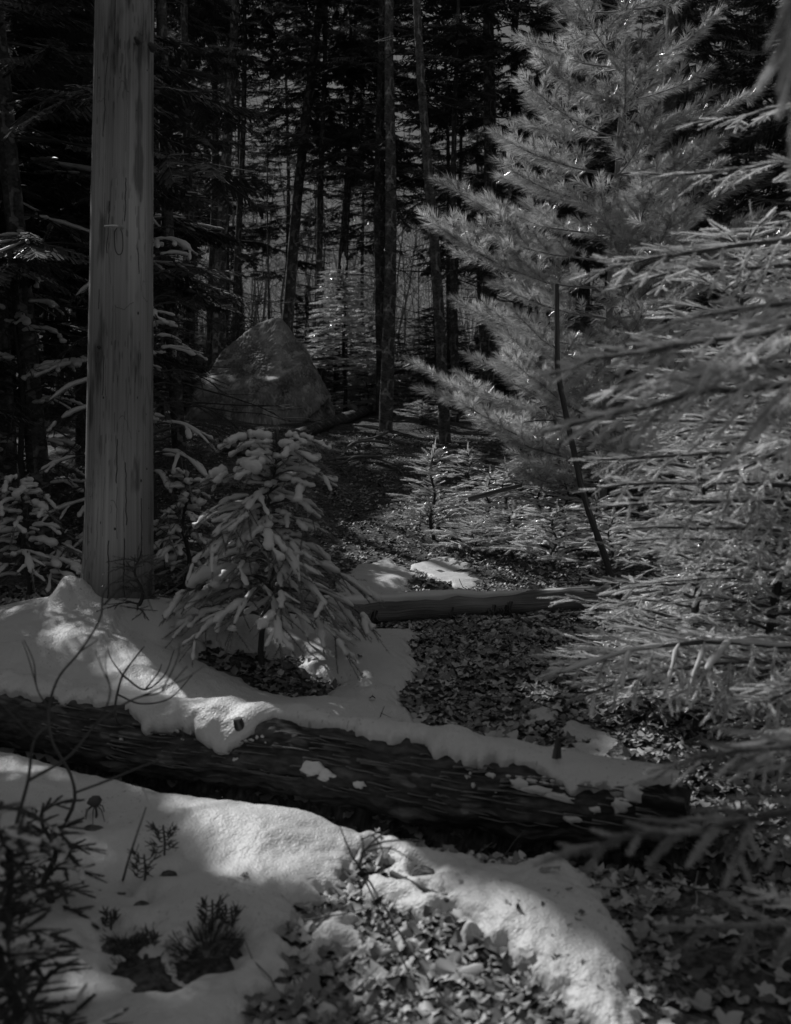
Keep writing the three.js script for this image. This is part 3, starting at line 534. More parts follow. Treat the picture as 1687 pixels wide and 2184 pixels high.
// ------------------------------------------------------------------ trunks and crowns behind
const R0 = rng(77);
function deadLimbs(c, from, to, axis, count, L) {                 // bare drooping limbs on the lower trunk
  const r = c.r, m = new MB(c.base);
  for (let k = 0; k < count; k++) {
    const h = lerp(from, to, (k + r()) / count), P = axis(h), a = r() * 6.283, l = L * (0.35 + 0.8 * r()), e = lerp(0.15, -0.35, r()), pts = [P];
    for (let i = 1; i <= 4; i++) pts.push(P.clone().add(V(Math.cos(a + i * 0.05) * l * i / 4, Math.sin(e) * l * i / 4 - 0.05 * l * (i / 4) ** 2 + (r() - 0.5) * 0.06, Math.sin(a + i * 0.05) * l * i / 4)));
    if (P.y > 2.4 && lit(pts[2])) continue;
    m.tube(pts, [0.012, 0.004], 3, { caps: false });
    for (let j = 0; j < 5; j++) { const i = 1 + Math.floor(r() * 3), p = pts[i].clone().lerp(pts[i + 1], r()), a2 = a + (r() < 0.5 ? 1 : -1) * (0.5 + r() * 0.6), l2 = l * (0.15 + 0.25 * r()); m.tube([p, p.clone().add(V(Math.cos(a2) * l2 * 0.5, -0.02 * r(), Math.sin(a2) * l2 * 0.5)), p.clone().add(V(Math.cos(a2) * l2, -0.1 * r() * l2, Math.sin(a2) * l2))], [0.006, 0.003], 3, { caps: false }); }
  }
  if (m.n) tag(m.build('dead_limbs', M.barkDark, c.t), null, null, null, 'stuff');
}
function tallSpruce(name, label, group, A, B, r0, H, crown, seed, o = {}) {   // A, B: two points on the trunk
  const s = B.clone().sub(A), k = s.x / s.y, kz = s.z / s.y, gy = baseH(A.x, A.z), base = V(A.x - k * (A.y - gy), gy, A.z - kz * (A.y - gy));
  base.y = baseH(base.x, base.z) - 0.06;
  const axis = (h) => V(base.x + k * h + 0.03 * Math.sin(h * 0.9 + seed), base.y + h, base.z + kz * h), pts = []; for (let i = 0; i <= 26; i++) pts.push(axis(i / 26 * H));
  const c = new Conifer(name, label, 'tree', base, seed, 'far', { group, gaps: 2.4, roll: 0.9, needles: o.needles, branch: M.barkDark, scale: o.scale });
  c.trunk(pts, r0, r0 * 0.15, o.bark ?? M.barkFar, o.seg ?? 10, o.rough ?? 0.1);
  const n = o.n ?? 46, top = H - 0.2;
  for (let i = 0; i < n; i++) {
    const h = lerp(crown, top, (i + c.r()) / n), f = (h - crown) / (H - crown), L = (o.L ?? 1.7) * (f < 0.15 ? 0.65 + 2.3 * f : 1.12 - 0.98 * f) * (0.6 + 0.6 * c.r());
    c.bough(axis(h), c.r() * 6.283, Math.max(0.35, L), { p0: lerp(-0.1, 0.5, f), p1: lerp(-0.35, 0.1, f) + 0.15 * c.r(), gap: o.gap ?? 0.17, from: 0.2, fan: 0.4, n: 5, seg: 3, wob: 0.25, lift: -0.12, r: 0.014, snow: o.snow && h < 3.2 && c.r() < 0.3 ? o.snow : 0, snowTwigs: 0.7 });
  }
  deadLimbs(c, o.limbFrom ?? 1.2, crown + 1.5, axis, o.limbs ?? 26, o.limbL ?? 1.3);
  return c.finish();
}
// trunks that stand out: [label, x,y, x,y (picture), distance, radius, height, crown base, options]
const named = [
  ['tall lichen spotted trunk with exposed roots in the middle of the picture', 826, 925, 834, 0, 16.8, 0.105, 13, 7.2, { bark: M.bark, seg: 20, rough: 0.12, limbs: 20, limbFrom: 2.5 }],
  ['slender flaky barked trunk leaning left, right of the lichen spotted trunk', 943, 840, 893, 0, 15.6, 0.085, 13, 7.2, { bark: M.bark, seg: 16, limbs: 16, limbFrom: 2.5 }],
  ['dark trunk leaning to the right just behind the boulder', 612, 675, 664, 150, 21, 0.125, 14, 5.4, { limbs: 30 }],
  ['rough trunk with loose bark behind the left shoulder of the boulder', 466, 745, 497, 0, 20.2, 0.13, 13, 6.8, { bark: M.bark, rough: 0.2, seg: 16, limbs: 24 }],
  ['straight slim dark trunk behind the loose barked one', 505, 720, 517, 200, 21, 0.075, 13, 6.5, {}],
  ['pole straight dark trunk just left of the loose barked trunk', 452, 740, 458, 100, 21.5, 0.095, 14, 6.5, {}],
  ['thick dark trunk behind the left side of the sunny pine', 1042, 560, 1046, 0, 18.5, 0.14, 15, 4.2, { n: 64, L: 2 }],
  ['dark trunk close behind the pine, right of the thick dark trunk', 1101, 560, 1100, 0, 20, 0.1, 15, 3.6, { n: 64, L: 2 }],
  ['very thin dark sapling stem standing above the boulder top', 571, 690, 574, 280, 22, 0.026, 8, 5.5, { n: 12, L: 0.7, limbs: 30, limbL: 0.9 }],
  ['dark spruce trunk between the leaning trunk and the lichen spotted trunk', 684, 620, 688, 250, 21, 0.075, 13, 4.6, { n: 60, L: 1.9 }],
  ['slim spruce trunk left of the lichen spotted trunk', 738, 640, 744, 280, 23, 0.07, 13, 4.6, { n: 60, L: 1.9 }],
  ['dark trunk standing just left of the big bare trunk', 182, 580, 186, 0, 13, 0.085, 12, 4.8, { n: 40 }],
  ['dark trunk near the left edge with hanging foliage', 66, 470, 62, 0, 13.5, 0.075, 12, 4.4, { n: 50 }],
  ['dark trunk just right of the big bare trunk', 402, 600, 398, 160, 18, 0.09, 13, 5.2, { n: 50 }],
  ['thin dark trunk between two thicker ones near the left edge', 118, 480, 112, 160, 17, 0.07, 12, 5, {}],
  ['short dark trunk right of the flaky leaning trunk, behind pine twigs', 966, 840, 968, 640, 18, 0.075, 9, 5, { n: 30, L: 1.1 }],
  ['grey trunk to the right of the boulder beneath the lit young spruce', 716, 820, 722, 700, 23, 0.07, 9, 5, { n: 30 }],
  ['far dark trunk seen between the bare trunk and the loose barked one', 350, 560, 352, 200, 22, 0.085, 14, 6, {}],
];
named.forEach(([label, x0, y0, x1, y1, d, r, H, cr, o], i) => tallSpruce('spruce_tree', label, null, atD(x0, y0, d), atD(x1, y1, d), r, H, cr, 200 + i, o));
// the rest of the forest
const blocked = [];
{
  const r = rng(4242), spots = [];
  const okAt = (x, z) => { for (const [a, b] of spots) if (Math.hypot(a - x, b - z) < 1.35) return false; return true; };
  // the stand on the left that keeps the foreground in shade
  for (const [x, z] of [[-4.3, -8.4], [-5.8, -10.2], [-3.7, -10.4], [-7.4, -12.6], [-5.0, -12.4], [-6.8, -8.4], [-3.0, -13.2], [-8.8, -10.8], [-9.3, -14.5], [-4.9, -6.6], [-2.75, -8.3], [-3.35, -9.3], [-2.2, -11.2]]) spots.push([x, z, 'near']);
  for (let k = 0; k < 400 && spots.length < 100; k++) { const d = 17 + 24 * Math.pow(r(), 0.9), x = (r() - 0.5) * (0.95 * d + 6), z = -d; if (Math.abs(x + 2.0) < 1.3 && d < 20.5) continue; if (x > -3.9 && x < 0.8 && r() < (d > 24 ? 0.7 : 0.6)) continue; if (okAt(x, z)) spots.push([x, z, 'far']); }
  for (const [x, z] of [[2.9, -12.2], [4.3, -11.2], [5.4, -13.2], [3.6, -14.4], [6.2, -10.6], [4.9, -8.8], [7, -14]]) spots.push([x, z, 'right']);
  spots.forEach(([x, z, w], i) => {
    const rad = 0.05 + 0.07 * r(), A = V(x, 1, z), B = V(x + (r() - 0.5) * 0.3, 5, z + (r() - 0.5) * 0.3), H = 9.5 + 5 * r();
    if (w === 'near') tallSpruce('shaded_spruce', 'dark spruce with snow on its low boughs in the shaded stand on the left', 'shaded spruces on the left', A, B, rad + 0.02, 10 + 2 * r(), x > -3.5 ? 2.2 : 0.9 + 0.8 * r(), 500 + i, { n: 140, gap: 0.14, L: 1.9, limbs: 14, snow: 0.026, limbFrom: 0.5 });
    else if (w === 'right') tallSpruce('backing_spruce', 'dense dark spruce standing in shade behind the sunny pine', 'dark spruces behind the pine', A, B, rad + 0.03, H, 0.9, 500 + i, { n: 84, L: 2.0, limbs: 10 });
    else tallSpruce('background_spruce', 'dark narrow spruce of the forest in the background', 'background forest spruces', A, B, rad, H, 2.2 + 3.5 * r(), 500 + i, { n: 58, L: 1.6, gap: 0.19, seg: 7, limbs: 22 });
  });
}
// sunlit young spruce beside the boulder and others of its size
function youngSpruce(name, label, px, py, top, d, L, kind, seed, o = {}) {
  const b0 = d ? atD(px, py, d) : onGround(px, py), base = V(b0.x, baseH(b0.x, b0.z) - 0.02, b0.z), H = atD(px, top, -b0.z).y - base.y, c = new Conifer(name, label, o.category ?? 'young tree', base, seed, kind, { roll: 0.6, branch: o.branch, needles: o.needles, scale: o.scale, group: o.group });
  const pts = []; for (let i = 0; i <= 12; i++) pts.push(base.clone().add(V((o.lean ?? 0) * i / 12 + 0.02 * Math.sin(i + seed), H * i / 12, 0)));
  c.trunk(pts, o.r0 ?? 0.008 + 0.012 * H, 0.004, o.bark ?? M.barkDark, 8);
  const axis = (f) => { const x = clamp(f, 0, 0.999) * 12, i = Math.floor(x); return pts[i].clone().lerp(pts[i + 1], x - i); };
  const n = o.n ?? 40;
  for (let i = 0; i < n; i++) { const f = lerp(o.f0 ?? 0.12, 0.96, (i + c.r()) / n), l = L * (o.prof ? o.prof(f) : 1.05 - 0.9 * f) * (0.7 + 0.5 * c.r()); c.bough(axis(f), o.az ? o.az(c.r) : i * 2.4 + c.r(), Math.max(0.08, l), { p0: lerp(0.1, 0.7, f), p1: -0.1, gap: 0.055 * (o.scale ?? 1), ...(o.bough?.(f, c.r) ?? {}) }); }
  for (let s = 0.75; s < 1; s += 0.05 / H) c.spray(axis(s), V(0.25 * (c.r() - 0.5), 1, 0.25 * (c.r() - 0.5)).normalize(), 0.8);
  if (o.extra) o.extra(c, axis);
  return c.finish();
}
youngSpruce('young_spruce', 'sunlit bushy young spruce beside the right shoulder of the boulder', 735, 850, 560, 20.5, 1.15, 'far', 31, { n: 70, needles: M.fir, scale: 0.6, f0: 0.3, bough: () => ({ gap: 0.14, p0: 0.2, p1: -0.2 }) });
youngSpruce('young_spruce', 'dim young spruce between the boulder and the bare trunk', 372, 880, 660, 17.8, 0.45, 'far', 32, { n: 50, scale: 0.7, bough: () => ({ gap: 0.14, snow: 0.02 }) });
{ // low spruces that fill the forest floor behind the boulder and the central trunks
  const r = rng(606);
  for (let k = 0; k < 30; k++) { const x = 300 + 900 * r(), d = 19.5 + 13 * r(), P = atD(x, 800, d), H = 0.8 + 2.2 * r() * r(); if (Math.abs(x - 570) < 190 && d < 21) continue; const top = 762 - (H + baseH(P.x, P.z) - 1.6) * FP / d; youngSpruce('understory_spruce', '', x, 800, top, d, 0.5 + 0.3 * H, 'far', 700 + k, { n: 24 + Math.round(10 * H), scale: 0.75, needles: r() < 0.5 ? M.spruce : M.far, f0: 0.08, group: 'low spruces under the background trees', bough: () => ({ gap: 0.15, p0: 0.2, p1: -0.15 }) }); }
}
// snow laden spruces
const droop = (f, r) => ({ p0: 0.35 + 0.3 * f, p1: -1.05 + 0.5 * r(), snow: 0.02, gap: 0.07, fan: 0.36, curl: -0.12, snowTwigs: 0.55, lift: -0.15, ang: 0.8 });
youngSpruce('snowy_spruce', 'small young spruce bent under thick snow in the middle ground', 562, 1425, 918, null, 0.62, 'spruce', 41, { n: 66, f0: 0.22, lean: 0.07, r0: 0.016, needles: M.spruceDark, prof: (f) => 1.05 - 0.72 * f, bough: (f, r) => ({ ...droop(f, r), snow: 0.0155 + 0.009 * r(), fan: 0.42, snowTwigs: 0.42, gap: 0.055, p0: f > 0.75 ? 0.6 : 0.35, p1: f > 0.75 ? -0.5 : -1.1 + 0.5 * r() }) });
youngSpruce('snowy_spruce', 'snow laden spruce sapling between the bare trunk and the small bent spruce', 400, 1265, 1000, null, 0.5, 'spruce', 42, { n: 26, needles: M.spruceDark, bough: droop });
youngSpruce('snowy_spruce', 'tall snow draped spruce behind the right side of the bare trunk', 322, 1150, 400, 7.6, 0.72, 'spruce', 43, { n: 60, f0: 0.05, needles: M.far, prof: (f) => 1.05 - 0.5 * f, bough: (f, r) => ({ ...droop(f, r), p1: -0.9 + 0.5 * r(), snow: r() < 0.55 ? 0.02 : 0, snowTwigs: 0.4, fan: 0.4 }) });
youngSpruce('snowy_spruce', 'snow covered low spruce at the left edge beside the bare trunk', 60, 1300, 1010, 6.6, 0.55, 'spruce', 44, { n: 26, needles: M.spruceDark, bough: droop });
youngSpruce('snowy_spruce', 'shadowed spruce with one thick tuft of snow left of the bare trunk', 60, 1200, 560, 8.2, 0.75, 'spruce', 45, { n: 46, needles: M.far, prof: (f) => 1.05 - 0.6 * f, bough: (f, r) => ({ ...droop(f, r), snow: r() < 0.4 ? 0.026 : 0, p1: -0.6 }), extra: (c, axis) => { const P = atD(190, 775, 8.0); for (const a of [2.7, 3.1, 3.5, 4.1]) c.bough(P, a, 0.42, { p0: 0.1, p1: -0.5, snow: 0.03, snowTwigs: 1, gap: 0.09, fan: 0.5 }); } });

youngSpruce('spruce_seedling', 'dark low spruce seedling at the right foot of the bare trunk', 298, 1300, 1175, null, 0.2, 'spruce', 46, { n: 16, scale: 0.8, needles: M.far, bough: (f, r) => ({ p0: 0.5, p1: -0.2 }) });
// ------------------------------------------------------------------ the sunny white pine
{
  const g = onGround(1285, 1120), base = V(g.x, baseH(g.x, g.z) - 0.03, g.z), d = -base.z;
  const c = new Conifer('white_pine', 'bright sunlit young pine with long soft needles right of the path', 'pine tree', base, 61, 'pine', { roll: 0.8, branch: M.barkPale });
  const px = [[1283, 1130], [1290, 900], [1298, 700], [1306, 520], [1316, 375], [1326, 200], [1333, 60], [1337, -60], [1339, -190]], pts = px.map(([x, y]) => atD(x, y, d)); pts[0].y = base.y;
  const cr = new THREE.CatmullRomCurve3(pts), axis = (y) => { for (let i = 0; i < pts.length - 1; i++) if (y <= pts[i + 1].y || i === pts.length - 2) return pts[i].clone().lerp(pts[i + 1], (y - pts[i].y) / (pts[i + 1].y - pts[i].y)); };
  c.trunk(cr.getPoints(50), 0.04, 0.008, M.barkPale, 10, 0.06);
  // whorls at the heights seen in the picture, with the dark gaps between them
  const whorls = [[20, 0.75], [145, 0.95], [215, 0.8], [292, 1.1], [372, 1.15], [435, 1.15], [500, 1.3], [560, 1.55], [612, 1.75], [680, 1.15], [735, 1.1], [785, 1.2], [850, 1.45], [895, 1.75], [945, 1.7], [990, 1.4], [1035, 1.0], [-60, 0.55], [-120, 0.4]];
  whorls.forEach(([y, L], w) => {
    const P = axis(atD(1300, y, d).y), n = 5, a0 = c.r() * 6.283;
    for (let k = 0; k < n; k++) {
      const a = a0 + k / n * 6.283 + (c.r() - 0.5) * 0.5, front = Math.cos(a - 3.4) * 0.14;
      c.bough(P, a, L * (0.78 + 0.3 * c.r() + front), { p0: -0.08 + 0.22 * c.r(), p1: 0.3 + 0.3 * c.r(), gap: 0.095, from: 0.24, fan: 0.42, ang: 0.75, lift: 0.1, curl: 0.06, n: 8, seg: 5, r: 0.009 });
    }
  });
  for (let y = pts[5].y; y < pts[8].y; y += 0.07) c.spray(axis(y), V((c.r() - 0.5) * 1.2, 1, (c.r() - 0.5) * 1.2).normalize(), 0.9);
  c.finish();
}
// ------------------------------------------------------------------ undergrowth right of the path
youngSpruce('fir_seedling', 'upright little fir with a bare leader at the right edge of the path', 922, 1150, 955, null, 0.42, 'fir', 71, { n: 30, scale: 1.1, needles: M.fir, bough: () => ({ p0: 0.5, p1: 0.1 }) });
{ const r = rng(90); [[1040, 1120, 1010], [1075, 1100, 985], [1150, 1120, 1000], [1205, 1140, 1010], [1090, 1190, 1090], [1180, 1215, 1085], [1010, 1190, 1110], [1265, 1200, 1060], [900, 905, 855], [1000, 1040, 960], [1110, 1045, 930], [1210, 1060, 930], [1300, 1240, 1090]].forEach(([x, y, t], i) => youngSpruce('fir_seedling', 'low tangled fir seedling in the sunlit brush right of the path', x, y, t, null, 0.4 + 0.2 * r(), 'fir', 110 + i, { n: 22, needles: M.fir, group: 'fir seedlings in the sunlit brush', bough: () => ({ p0: 0.45, p1: 0.0, gap: 0.06 }) })); }

// ------------------------------------------------------------------ near firs on the right
const leftish = (r) => Math.PI + (r() - 0.5) * 2.9;
function nearFir(label, x, z, H, r0, seed, n, Lf, o = {}) {
  const base = V(x, baseH(x, z) - 0.03, z), c = new Conifer('balsam_fir', label, 'fir tree', base, seed, 'fir', { roll: 0.9, needles: o.needles ?? M.fir, scale: o.scale ?? 0.64, branch: M.twig });
  const pts = []; for (let i = 0; i <= 16; i++) pts.push(base.clone().add(V(0.02 * Math.sin(i), H * i / 16, 0.02 * Math.cos(i * 1.3))));
  c.trunk(pts, r0, 0.01, M.barkDark, 10);
  for (let i = 0; i < n; i++) { const h = lerp(o.h0 ?? 0.1, o.h1 ?? H * 0.9, (i + c.r()) / n); c.bough(base.clone().add(V(0, h, 0)), leftish(c.r), Lf(h) * (0.75 + 0.4 * c.r()), { p0: 0.3 - 0.2 * c.r(), p1: -0.25 + 0.4 * c.r(), gap: 0.042, fan: 0.36, n: 9, curl: -0.04 + 0.1 * (c.r() - 0.5), wob: 0.34, tilt: -0.1 + 0.7 * c.r(), ang: 0.75, ...(o.bough ?? {}) }); }
  if (o.extra) o.extra(c);
  return c.finish();
}
function boughTo(c, from, to, sag, o) { const d = to.clone().sub(from), L = d.length(), e = Math.asin(d.y / L), a = Math.atan2(-d.z, d.x); c.bough(from, a, L * 1.02, { p0: e + sag, p1: e - sag, wob: 0.2, n: 10, tilt: 0.05 + 0.4 * c.r(), ...o }); }
nearFir('broad sunlit fir filling the right side of the picture', 1.95, -3.95, 4.6, 0.05, 81, 58, (h) => h < 1.7 ? 1.12 : 0.6, {
  h1: 3.6, extra: (c) => {
    const F = (h) => V(1.93, h, -3.95);
    boughTo(c, F(2.35), at(1385, 335, 4.0), -0.1, { fan: 0.4, gap: 0.06 }); boughTo(c, F(2.6), at(1470, 250, 4.1), -0.1, { fan: 0.4, gap: 0.06 });
    for (const [x, y, h] of [[1300, 915, 1.2], [1255, 985, 1.1], [1275, 1030, 1.0], [1300, 1075, 0.95], [1345, 1130, 0.85], [1375, 1160, 0.8], [1130, 1390, 0.45], [1200, 1440, 0.35], [1375, 1420, 0.3], [1240, 560, 1.95], [1310, 620, 1.8]]) boughTo(c, F(h), at(x, y, 3.75 + (h % 0.3)), 0.25, { fan: 0.36, gap: 0.05, snow: h === 0.45 ? 0.011 : 0, snowTwigs: 0.5 });
  },
});
const bushy = (f, r) => ({ p0: 0.55 - 0.3 * r(), p1: -0.3 + 0.5 * r(), gap: 0.075, wob: 0.3, fan: 0.44, lift: -0.08, ang: 0.75, tilt: (r() - 0.4) * 0.8 });
[[1480, 1570, 880, 0.62, 'small bushy fir at the right in front of the broad fir'], [1640, 1600, 700, 0.62, 'bushy fir at the right edge in the middle of the fir thicket'], [1570, 1400, 760, 0.7, 'upright young fir behind the small bushy fir on the right'], [1520, 1320, 960, 0.6, 'young fir at the right end of the slim log'], [1690, 1440, 620, 0.8, 'taller young fir rising at the right edge of the fir thicket'], [1360, 1500, 1300, 0.36, 'knee high fir spreading over the bare leaves right of the path']].forEach(([x, y, t, L, label], i) => youngSpruce('young_fir', label, x, y, t, null, L, 'fir', 170 + i, { category: 'young fir', scale: 0.66, n: 66, f0: 0.06, prof: (f) => 1.05 - 0.55 * f, bough: bushy }));
youngSpruce('young_fir', 'slender fir with upright finger like tips against the dark gap on the right', 1560, 1300, 470, 5.0, 0.75, 'fir', 190, { category: 'young fir', n: 50, f0: 0.4, prof: (f) => 1.05 - 0.6 * f, bough: (f, r) => ({ p0: 0.5, p1: 0.2 * r(), gap: 0.1, fan: 0.5, ang: 0.7 }) });
nearFir('second fir standing behind the broad fir at the right edge', 2.6, -5.6, 4.4, 0.05, 82, 54, (h) => h < 1.9 ? 1.25 : 0.7, { h1: 2.3 });
nearFir('dark fir in shade high at the right edge behind the others', 3.5, -7.2, 6.5, 0.07, 83, 44, (h) => 1.2, { h0: 1.2, h1: 5.5, needles: M.far });
nearFir('nearest fir with blurred boughs reaching in from the right edge', 1.42, -2.15, 4.2, 0.045, 84, 5, (h) => 0.45, {
  h0: 0.05, h1: 0.5, extra: (c) => {
    const F = (h) => V(1.4, h, -2.15);
    boughTo(c, F(1.72), at(1185, 765, 2.6), 0.16, { fan: 0.34, gap: 0.025, wob: 0.26 }); boughTo(c, F(1.52), at(1205, 885, 2.65), 0.3, { fan: 0.3, gap: 0.025, wob: 0.26 }); boughTo(c, F(1.75), at(1380, 700, 2.7), 0.16, { fan: 0.4, gap: 0.025, wob: 0.26 }); boughTo(c, F(1.5), at(1330, 840, 2.75), 0.3, { fan: 0.4, gap: 0.025, wob: 0.2 });
    boughTo(c, V(1.0, 2.9, -1.6), at(1665, 330, 1.5), 0.5, { fan: 0.2, gap: 0.05 }); boughTo(c, V(0.95, 2.75, -1.5), at(1640, 130, 1.45), 0.5, { fan: 0.22, gap: 0.05 });
  },
});
nearFir('low dark fir with a blurred bough stretched across the bottom right corner', 1.42, -1.8, 1.5, 0.03, 85, 4, (h) => 0.3, {
  h0: 0.05, h1: 0.3, needles: M.spruce, extra: (c) => {
    boughTo(c, V(1.42, 0.9, -1.8), at(1262, 1835, 1.75), 0.08, { fan: 0.2, gap: 0.035, tilt: 0.1 }); boughTo(c, V(1.42, 0.95, -1.85), at(1420, 1650, 2.3), 0.2, { fan: 0.35, gap: 0.035, tilt: 0.1 }); boughTo(c, V(1.42, 0.85, -1.85), at(1500, 1550, 2.3), 0.2, { fan: 0.35, gap: 0.035, tilt: 0.15 });
    boughTo(c, V(1.42, 0.5, -1.8), at(1500, 1990, 2.0), 0.2, { fan: 0.3, gap: 0.04, tilt: 0.1 }); boughTo(c, V(1.42, 0.3, -1.8), at(1590, 2130, 1.9), 0.2, { fan: 0.3, gap: 0.04, tilt: 0.2 });
  },
});

// ------------------------------------------------------------------ leaf litter
function leafGeo(seed, lobes) {
  const r = rng(seed), n = 22, p = [], idx = [], curl = (r() - 0.25) * 1.0, fold = (r() - 0.5) * 1.5, ph = r() * 6;
  p.push(0, 0.02, 0);
  for (let k = 0; k < n; k++) { const a = k / n * 6.283, R = 0.5 * (lobes ? 0.62 + 0.38 * Math.abs(Math.cos(a * lobes / 2)) ** 1.5 : 0.55 + 0.45 * Math.abs(Math.cos(a))) * (0.85 + 0.3 * r()), x = Math.cos(a) * R, z = Math.sin(a) * R * (lobes ? 1 : 0.8); p.push(x, curl * (x * x + z * z) + fold * Math.abs(z) * 0.5 + 0.09 * Math.sin(a * 3 + ph) + (r() - 0.5) * 0.08, z); }
  for (let k = 0; k < n; k++) idx.push(0, 1 + (k + 1) % n, 1 + k);
  const g = new THREE.BufferGeometry(); g.setAttribute('position', new THREE.Float32BufferAttribute(p, 3)); g.setIndex(idx); g.computeVertexNormals(); return g;
}
{
  const geos = [leafGeo(1, 5), leafGeo(2, 5), leafGeo(3, 0), leafGeo(4, 3), leafGeo(5, 0), leafGeo(6, 5)], r = rng(321), L = [];
  const m4 = new THREE.Matrix4(), q = new THREE.Quaternion(), e = new THREE.Euler();
  const add = (x, z, size, onSnow) => { const s = snowS(x, z); if (s > 0.0 && !onSnow) return; for (const [hx, hz, q] of holes) if (Math.hypot(x - hx, z - hz) < q * 1.7) return; if (-z < 3.1 && x > 0.26 * -z + 0.02 && !onSnow && r() < 0.8) return; const y = topH(x, z) + 0.006 + 0.012 * r(); e.set((r() - 0.5) * 0.65, r() * 6.283, (r() - 0.5) * 0.65); q.setFromEuler(e); const sc = size * (0.35 + 1.1 * r() * r() + 0.3 * r()); L.push({ m: new THREE.Matrix4().compose(V(x, y, z), q.clone(), V(sc, sc, sc)), g: Math.floor(r() * 6), t: clamp(Math.floor(Math.pow(r(), 1.15) * 5), 0, 4), d: Math.hypot(x, y - 1.6, z) / sc, v: Math.abs(x) < -z * 0.36 + 0.02 && -z > 2.2 }); };
  for (let k = 0; k < 22000; k++) { const d = 2.2 + 4.8 * Math.pow(r(), 1.1), x = (r() - 0.5) * 2 * (0.38 * d + 0.25); add(x, -d, 0.062); }
  for (let k = 0; k < 420; k++) { const d = 2.3 + 2.2 * r(), x = (r() - 0.5) * 2 * (0.36 * d); add(x, -d, 0.1); }
  for (let k = 0; k < 22000; k++) { const d = 5.5 + 11 * Math.pow(r(), 1.3), x = (r() - 0.45) * 2 * (0.3 * d + 0.3); add(x, -d, 0.05); }
  for (let k = 0; k < 60; k++) { const d = 2.6 + 3 * r(), x = (r() - 0.3) * 1.6; add(x, -d, 0.035, true); }
  for (const [px, py, n] of [[1145, 1925, 5], [1185, 1890, 2], [1228, 1960, 6], [1062, 1925, 2], [1215, 2035, 5], [1260, 2065, 4], [1290, 2110, 5], [1330, 2080, 4], [1100, 1940, 2], [1200, 1985, 3]]) for (let k = 0; k < n; k++) { const p = onGround(px + (r() - 0.5) * 60, py + (r() - 0.5) * 40); e.set((r() - 0.5) * 0.9, r() * 6.283, (r() - 0.5) * 0.9); q.setFromEuler(e); const sc = 0.02 + 0.035 * r() * r(); L.push({ m: new THREE.Matrix4().compose(V(p.x, p.y + 0.004, p.z), q.clone(), V(sc, sc, sc * (0.4 + 0.6 * r()))), g: 2 + 2 * Math.floor(r() * 2), t: 0, d: 2.9 / sc, v: true }); }
  for (let k = 0; k < 500; k++) { const p = onGround(880 + 480 * r(), 1860 + 320 * r()); e.set(r() * 0.6, r() * 6.283, 0); q.setFromEuler(e); const sc = 0.004 + 0.01 * r() * r(); if (snowS(p.x, p.z) > 0) L.push({ m: new THREE.Matrix4().compose(V(p.x, p.y + 0.002, p.z), q.clone(), V(sc, sc, sc * 0.5)), g: 4, t: 0, d: 2.9 / sc, v: false }); }
  L.sort((a, b) => (b.v - a.v) || a.d - b.d);
  L.forEach((l, i) => { if (i < 280) { const m = mesh('leaf', geos[l.g], leafMats[l.t], ground); m.applyMatrix4(l.m); } });
  geos.forEach((g, k) => {
    const A = L.filter((l, i) => i >= 280 && l.g === k), m = new THREE.InstancedMesh(g, M.leaf, A.length), c = new THREE.Color();
    A.forEach((l, i) => { m.setMatrixAt(i, l.m); m.setColorAt(i, c.copy(leafMats[l.t].color)); });
    m.name = 'leaf_litter'; m.castShadow = m.receiveShadow = true; tag(m, null, null, null, 'stuff'); ground.add(m);
  });
  // fallen twigs among the leaves
  const tg = new MB(); tg.tube([V(0, 0, 0), V(0.3, 0.03, 0.02), V(0.62, 0, -0.03), V(1, 0.05, 0.02)], [0.014, 0.007], 5, {});
  const gt = tg.geo(), n = 1700, tm = new THREE.InstancedMesh(gt, M.leaf, n), c = new THREE.Color();
  for (let k = 0; k < n; k++) { let x, z, i = 0; do { const d = 2.3 + 12 * Math.pow(r(), 1.4); x = (r() - 0.42) * 2 * (0.36 * d + 0.2); z = -d; } while (snowS(x, z) > -0.01 && i++ < 30); e.set((r() - 0.5) * 0.3, r() * 6.283, (r() - 0.5) * 0.5); q.setFromEuler(e); const s = 0.06 + 0.36 * r() * r(); tm.setMatrixAt(k, m4.compose(V(x, groundH(x, z) + 0.012, z), q, V(s, s * 0.8, s * 0.8))); const v = 0.05 + 0.3 * r() * r(); tm.setColorAt(k, c.setRGB(v, v, v)); }
  tm.name = 'twig_litter'; tm.castShadow = true; tag(tm, null, null, null, 'stuff'); ground.add(tm);
}

